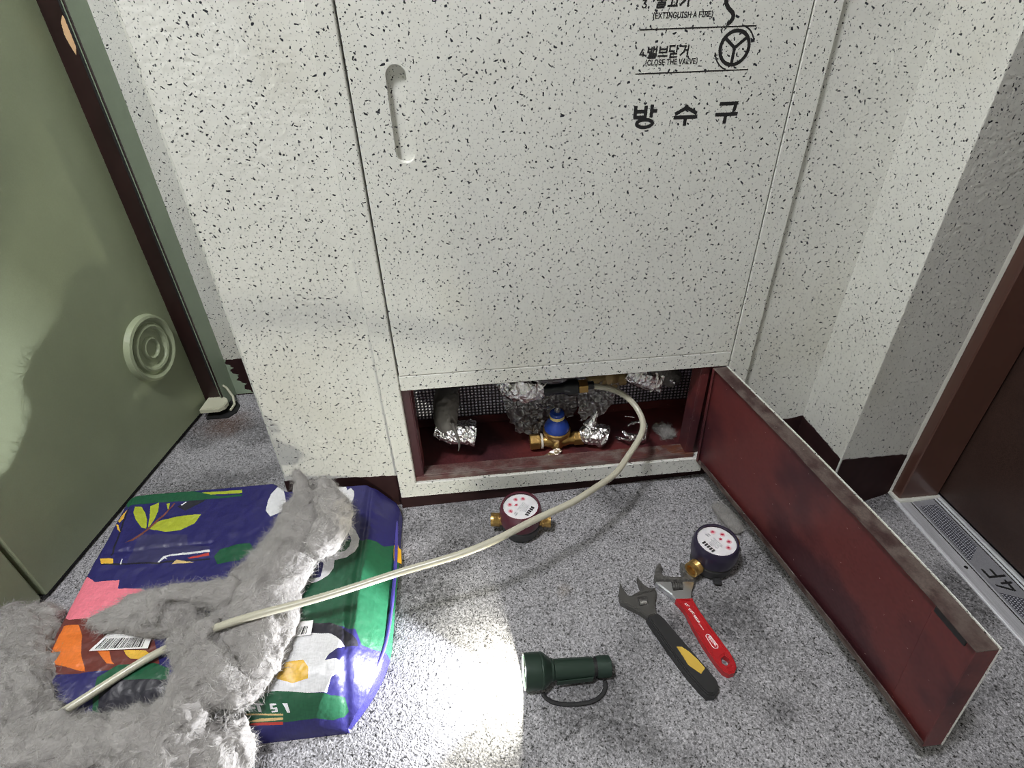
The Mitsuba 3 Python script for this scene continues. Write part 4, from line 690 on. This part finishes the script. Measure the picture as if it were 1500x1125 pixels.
def print_fn(p, n, uv):
    x, y = mi.Float(p.x), mi.Float(p.y); c = mi.Color3f(COL['navy'])
    for nm, pts in PRINTS:
        xs, ys = [a for a, b in pts], [b for a, b in pts]
        c = dr.select(inside(x, y, pts), mi.Color3f(COL[nm]), c)
    w = noise(x * 900, y * 260, 2) * .5 + noise(x * 260, y * 900, 5) * .5
    return c * (.86 + .28 * w)
mat('printed_fabric', bump(proc(lambda p, n, uv: fbm(p.x * 120, p.y * 120, p.z * 120, octaves=3)), .0012, pr(proc(print_fn), .42, specular=.5)))
thing('printed_bag', 'flat navy bag printed with leaves and flowers, under the grey wool', 'bag')
add('printed_bag__body', trimesh.Trimesh(vt, ft, process=False), 'printed_fabric', True)
from scipy.interpolate import RegularGridInterpolator
def hz(x, y):
    return float(np.interp(0, [0], [max(bag_h(np.float64(x), np.float64(y)), 0)])) + .0035
mat('piping_blue', pr((.055, .045, .26), .4))
pp = [(-.084, .000, .010), (-.062, -.012, .018), (-.046, -.040, .024), (-.038, -.10, .026), (-.035, -.18, .027), (-.036, -.26, .027), (-.040, -.31, .028), (-.050, -.345, .028), (-.062, -.365, .024), (-.075, -.385, .014)]
add('printed_bag__piping', tube(spline(pp, 90), .0032, 10), 'piping_blue', True)
tag_ = sheet((-.0405, -.118, .030), (-.0290, -.120, .018), (-.0385, -.155, .030), (-.0270, -.150, .014), 10, 10, 4, .001, 60)
add('printed_bag__tab', tag_, mat('tab_orange', pr((.62, .33, .02), .5)))
mat('label_white', pr((.74, .74, .74), .45))
for k, qd in enumerate(LABEL_QUADS):
    if k == 0: a, b, c, d = [np.array(v) for v in ((-.4475, -.2785), (-.3805, -.2860), (-.3780, -.3130), (-.4640, -.3072))]
    else: a, b, c, d = [np.array(v) for v in (qd[5], qd[3], qd[2], qd[0])]
    g = 16; uu, vv = np.meshgrid(np.linspace(0, 1, g), np.linspace(0, 1, g), indexing='ij')
    XY = ((1 - uu) * (1 - vv))[..., None] * a + (uu * (1 - vv))[..., None] * b + (uu * vv)[..., None] * c + ((1 - uu) * vv)[..., None] * d
    def drape(XY, lift):
        out = np.zeros(XY.shape[:-1] + (3,)); out[..., :2] = XY; out[..., 2] = np.maximum(bag_h(XY[..., 0], XY[..., 1]), 0) + lift; return out
    P3 = drape(XY, .0042).reshape(-1, 3); i2 = np.arange(g * g).reshape(g, g)
    lf = np.concatenate([np.stack([i2[:-1, :-1], i2[1:, :-1], i2[1:, 1:]], -1).reshape(-1, 3), np.stack([i2[:-1, :-1], i2[1:, 1:], i2[:-1, 1:]], -1).reshape(-1, 3)])
    key = add('printed_bag__barcode_label', trimesh.Trimesh(P3, lf, process=False), 'label_white')
    rng = random.Random(k + 5); u = .07; bars = []
    while u < .90:
        w = rng.choice([.012, .014, .024, .036]); bars.append((u, u + w)); u += w + rng.choice([.016, .018, .026, .034])
    BV, BF = [], []
    for (u0, u1) in bars:
        y0, y1 = .38, .92
        qs = np.array([[(1 - s) * (1 - t) * a + s * (1 - t) * b + s * t * c + (1 - s) * t * d for s, t in ((u0, y0), (u1, y0), (u1, y1), (u0, y1))]])[0]
        BF += [(len(BV), len(BV) + 1, len(BV) + 2), (len(BV), len(BV) + 2, len(BV) + 3)]; BV += list(drape(qs, .0048))
    kk = add(key + '__bars', trimesh.Trimesh(np.array(BV), np.array(BF), process=False), 'ink'); labels[kk] = {'label': 'black barcode'}

# ---------------------------------------------------------------- loose grey wool
def ball(x, y, z, r, k=.82): return m3.Manifold.sphere(r, 20).scale([1, 1, k]).translate([x, y, z])
def wool(chains, seed, nfib, amp=.010, flen=(.007, .018), floor=.002, res=.0042, bag=False):
    rng = np.random.default_rng(seed); parts = []
    for ch in chains:
        b = [ball(*c) for c in ch]
        parts += [m3.Manifold.batch_hull([p, q]) for p, q in zip(b[:-1], b[1:])] or b
    m = m3.Manifold.batch_boolean(parts, m3.OpType.Add).refine_to_length(res); k = tri(m); k.merge_vertices()
    trimesh.smoothing.filter_taubin(k, iterations=12)
    v = k.vertices; n = np.array(k.vertex_normals)
    d = amp * (meshkit.fbm(v * 26, 3, seed) - .5) * 2 + amp * .55 * (meshkit.fbm(v * 75, 3, seed + 5) - .5) * 2 - amp * .7 * np.clip(.12 - np.abs(meshkit.fbm(v * [20, 34, 30], 3, seed + 9) - .5), 0, 1) * 4 + amp * .10 * (meshkit.noise(v * 330, seed + 2) - .5) * 2
    v = v + n * d[:, None]; v[:, 2] = np.maximum(v[:, 2], floor + .002 * meshkit.noise(v * 60, seed)); hb = np.maximum(bag_h(v[:, 0], v[:, 1]), 0) if bag else 0 * v[:, 0]
    v[:, 2] = np.maximum(v[:, 2], hb - (.005 if bag else 0)); v[:, 2] = np.maximum(v[:, 2], floor); k.vertices = v
    pts, fi = trimesh.sample.sample_surface(k, nfib, seed=seed); fn_ = k.face_normals[fi]
    fl = np.stack([meshkit.noise(pts * 18 + 40 * c, seed + c) - .5 for c in range(3)], -1); t = fl + .5 * (rng.random((nfib, 3)) - .5); t -= fn_ * (t * fn_).sum(1, keepdims=True); t /= np.linalg.norm(t, axis=1, keepdims=True)
    L = rng.uniform(*flen, (nfib, 1)); lift = rng.random((nfib, 1)) ** 2.2
    out = t * (1 - .6 * lift) + fn_ * (.10 + .75 * lift); c1 = rng.normal(size=(nfib, 3)) * .35; P = [pts - fn_ * .0006]
    for sgm in range(3): out = out + c1 * .5 - fn_ * .12 * sgm; P.append(P[-1] + out / np.linalg.norm(out, axis=1, keepdims=True) * L / 3)
    P = np.stack(P, 1); P[..., 2] = np.maximum(P[..., 2], floor); w = rng.uniform(.00013, .00026, (nfib, 1, 1)) * np.array([1, .9, .7, .25])[None, :, None]
    sd = np.cross(out, rng.normal(size=(nfib, 3))); sd /= np.linalg.norm(sd, axis=1, keepdims=True)
    V_ = np.stack([P - sd[:, None] * w, P + sd[:, None] * w], 2).reshape(-1, 3); base = (np.arange(nfib) * 8)[:, None]
    quad = np.concatenate([[[2 * i, 2 * i + 1, 2 * i + 3], [2 * i, 2 * i + 3, 2 * i + 2]] for i in range(3)]); F_ = (base[:, :, None] + quad[None]).reshape(-1, 3)
    return k, trimesh.Trimesh(V_, F_, process=False)
WOOL = [
 ('long strip of grey wool lying across the blue bag', [
   [[-.1854, -.052, .135, .015], [-.1577, -.0827, .135, .0315], [-.1675, -.125, .135, .0456], [-.1790, -.160, .130, .048], [-.1960, -.178, .112, .056, .58], [-.2222, -.2100, .096, .062, .52], [-.2326, -.2500, .094, .068, .52], [-.2219, -.2969, .093, .062, .52], [-.2109, -.3404, .090, .044, .65], [-.2187, -.3737, .082, .037, .7]],
   [[-.1837, -.084, .19, .0076], [-.1728, -.1098, .175, .0182], [-.1703, -.1227, .15, .0258]], [[-.1417, -.0974, .175, .0174], [-.1201, -.1367, .17, .0274], [-.116, -.1538, .155, .0273], [-.1326, -.1922, .14, .0307]]], 18000, .010),
 ('curled tuft of grey wool on the left of the blue bag beside a barcode', [
   [[-.4758, -.2604, .090, .011], [-.4479, -.2591, .094, .023, .7], [-.4166, -.2589, .098, .031, .7], [-.3785, -.2646, .098, .036, .75], [-.3371, -.2788, .098, .032]],
   [[-.3678, -.2863, .120, .014], [-.3704, -.2585, .125, .016], [-.3502, -.2514, .125, .018], [-.3048, -.2557, .118, .023], [-.2767, -.2532, .112, .027]],
   [[-.3203, -.3181, .108, .019], [-.2908, -.3470, .108, .025], [-.2864, -.3144, .112, .024]]], 9000, .009),
 ('heap of grey wool on the floor at the left edge, against the green door', [
   [[-.6335, -.2345, .05, .0441], [-.5959, -.2274, .05, .0364], [-.5859, -.2042, .03, .0147]], [[-.6335, -.2345, .05, .0441], [-.5804, -.286, .06, .0524], [-.5429, -.3532, .065, .0552], [-.501, -.3941, .065, .0471]]], 14000, .014),
 ('heap of grey wool spilling over the front end of the blue bag onto the floor', [
   [[-.5117, -.4245, .06, .0498], [-.4373, -.4307, .065, .0455], [-.377, -.4352, .07, .0395], [-.316, -.438, .08, .041], [-.2832, -.4122, .09, .0403], [-.2808, -.3719, .1, .0365]],
   [[-.316, -.438, .08, .041], [-.2917, -.4527, .06, .0492], [-.2407, -.4462, .05, .0435], [-.2584, -.4686, .04, .0493]],
   [[-.3133, -.3241, .11, .0199], [-.2745, -.3538, .11, .0264], [-.2471, -.3851, .1, .031], [-.2231, -.4057, .09, .0238], [-.2113, -.3934, .09, .0155]]], 18000, .013),
 ('small wisp of wool on the floor between the violet meter and the hatch', [[[.598, -.088, .010, .011], [.605, -.115, .013, .016], [.612, -.143, .010, .012]]], 2200, .006),
 ('small tuft of wool in the right corner of the cabinet floor', [[[.525, .100, .070, .007], [.541, .090, .073, .009], [.548, .080, .071, .008]], [[.541, .090, .073, .009], [.535, .076, .069, .005]]], 1500, .006),
]
for k, (lab, ch, nf, amp) in enumerate(WOOL):
    key = 'wool_tuft' if k == 0 else f'wool_tuft_{k:03d}'
    b_, f_ = wool(ch, 40 + k, nf, amp, floor=.0015 if k != 5 else .064, res=.0042 if k < 4 else .002, bag=k < 4, flen=(.007, .018) if k < 4 else (.006, .014))
    thing(key, lab, 'wool')
    add(key + '__body', b_, 'wool_grey', True)
    labels[add(key + '__fibres', f_, 'wool_fibre')] = {'kind': 'stuff'}

# ---------------------------------------------------------------- ceiling lamps (above the frame)
for t, loc, r, rad, lab in (('ceiling_lamp', LAMP_A, LAMP_A_R, LAMP_A_RAD, 'round white ceiling lamp over the green door side of the landing'),):
    thing(t, lab, 'ceiling lamp')
    add(t + '__housing', at(lathe([(r + .006, .0), (r + .015, .006), (r + .015, .07), (.0001, .07)], 48), loc), 'ceiling_paint', 35)
    dsk = at(lathe([(.0001, 0), (r, 0)], 48), loc); dsk.faces = dsk.faces if dsk.face_normals[:, 2].mean() < 0 else dsk.faces[:, ::-1]
    scene[t + '__diffuser'] = ply(dsk, 'ceiling_paint', emitter=dict(type='area', radiance=rgb(*rad)))
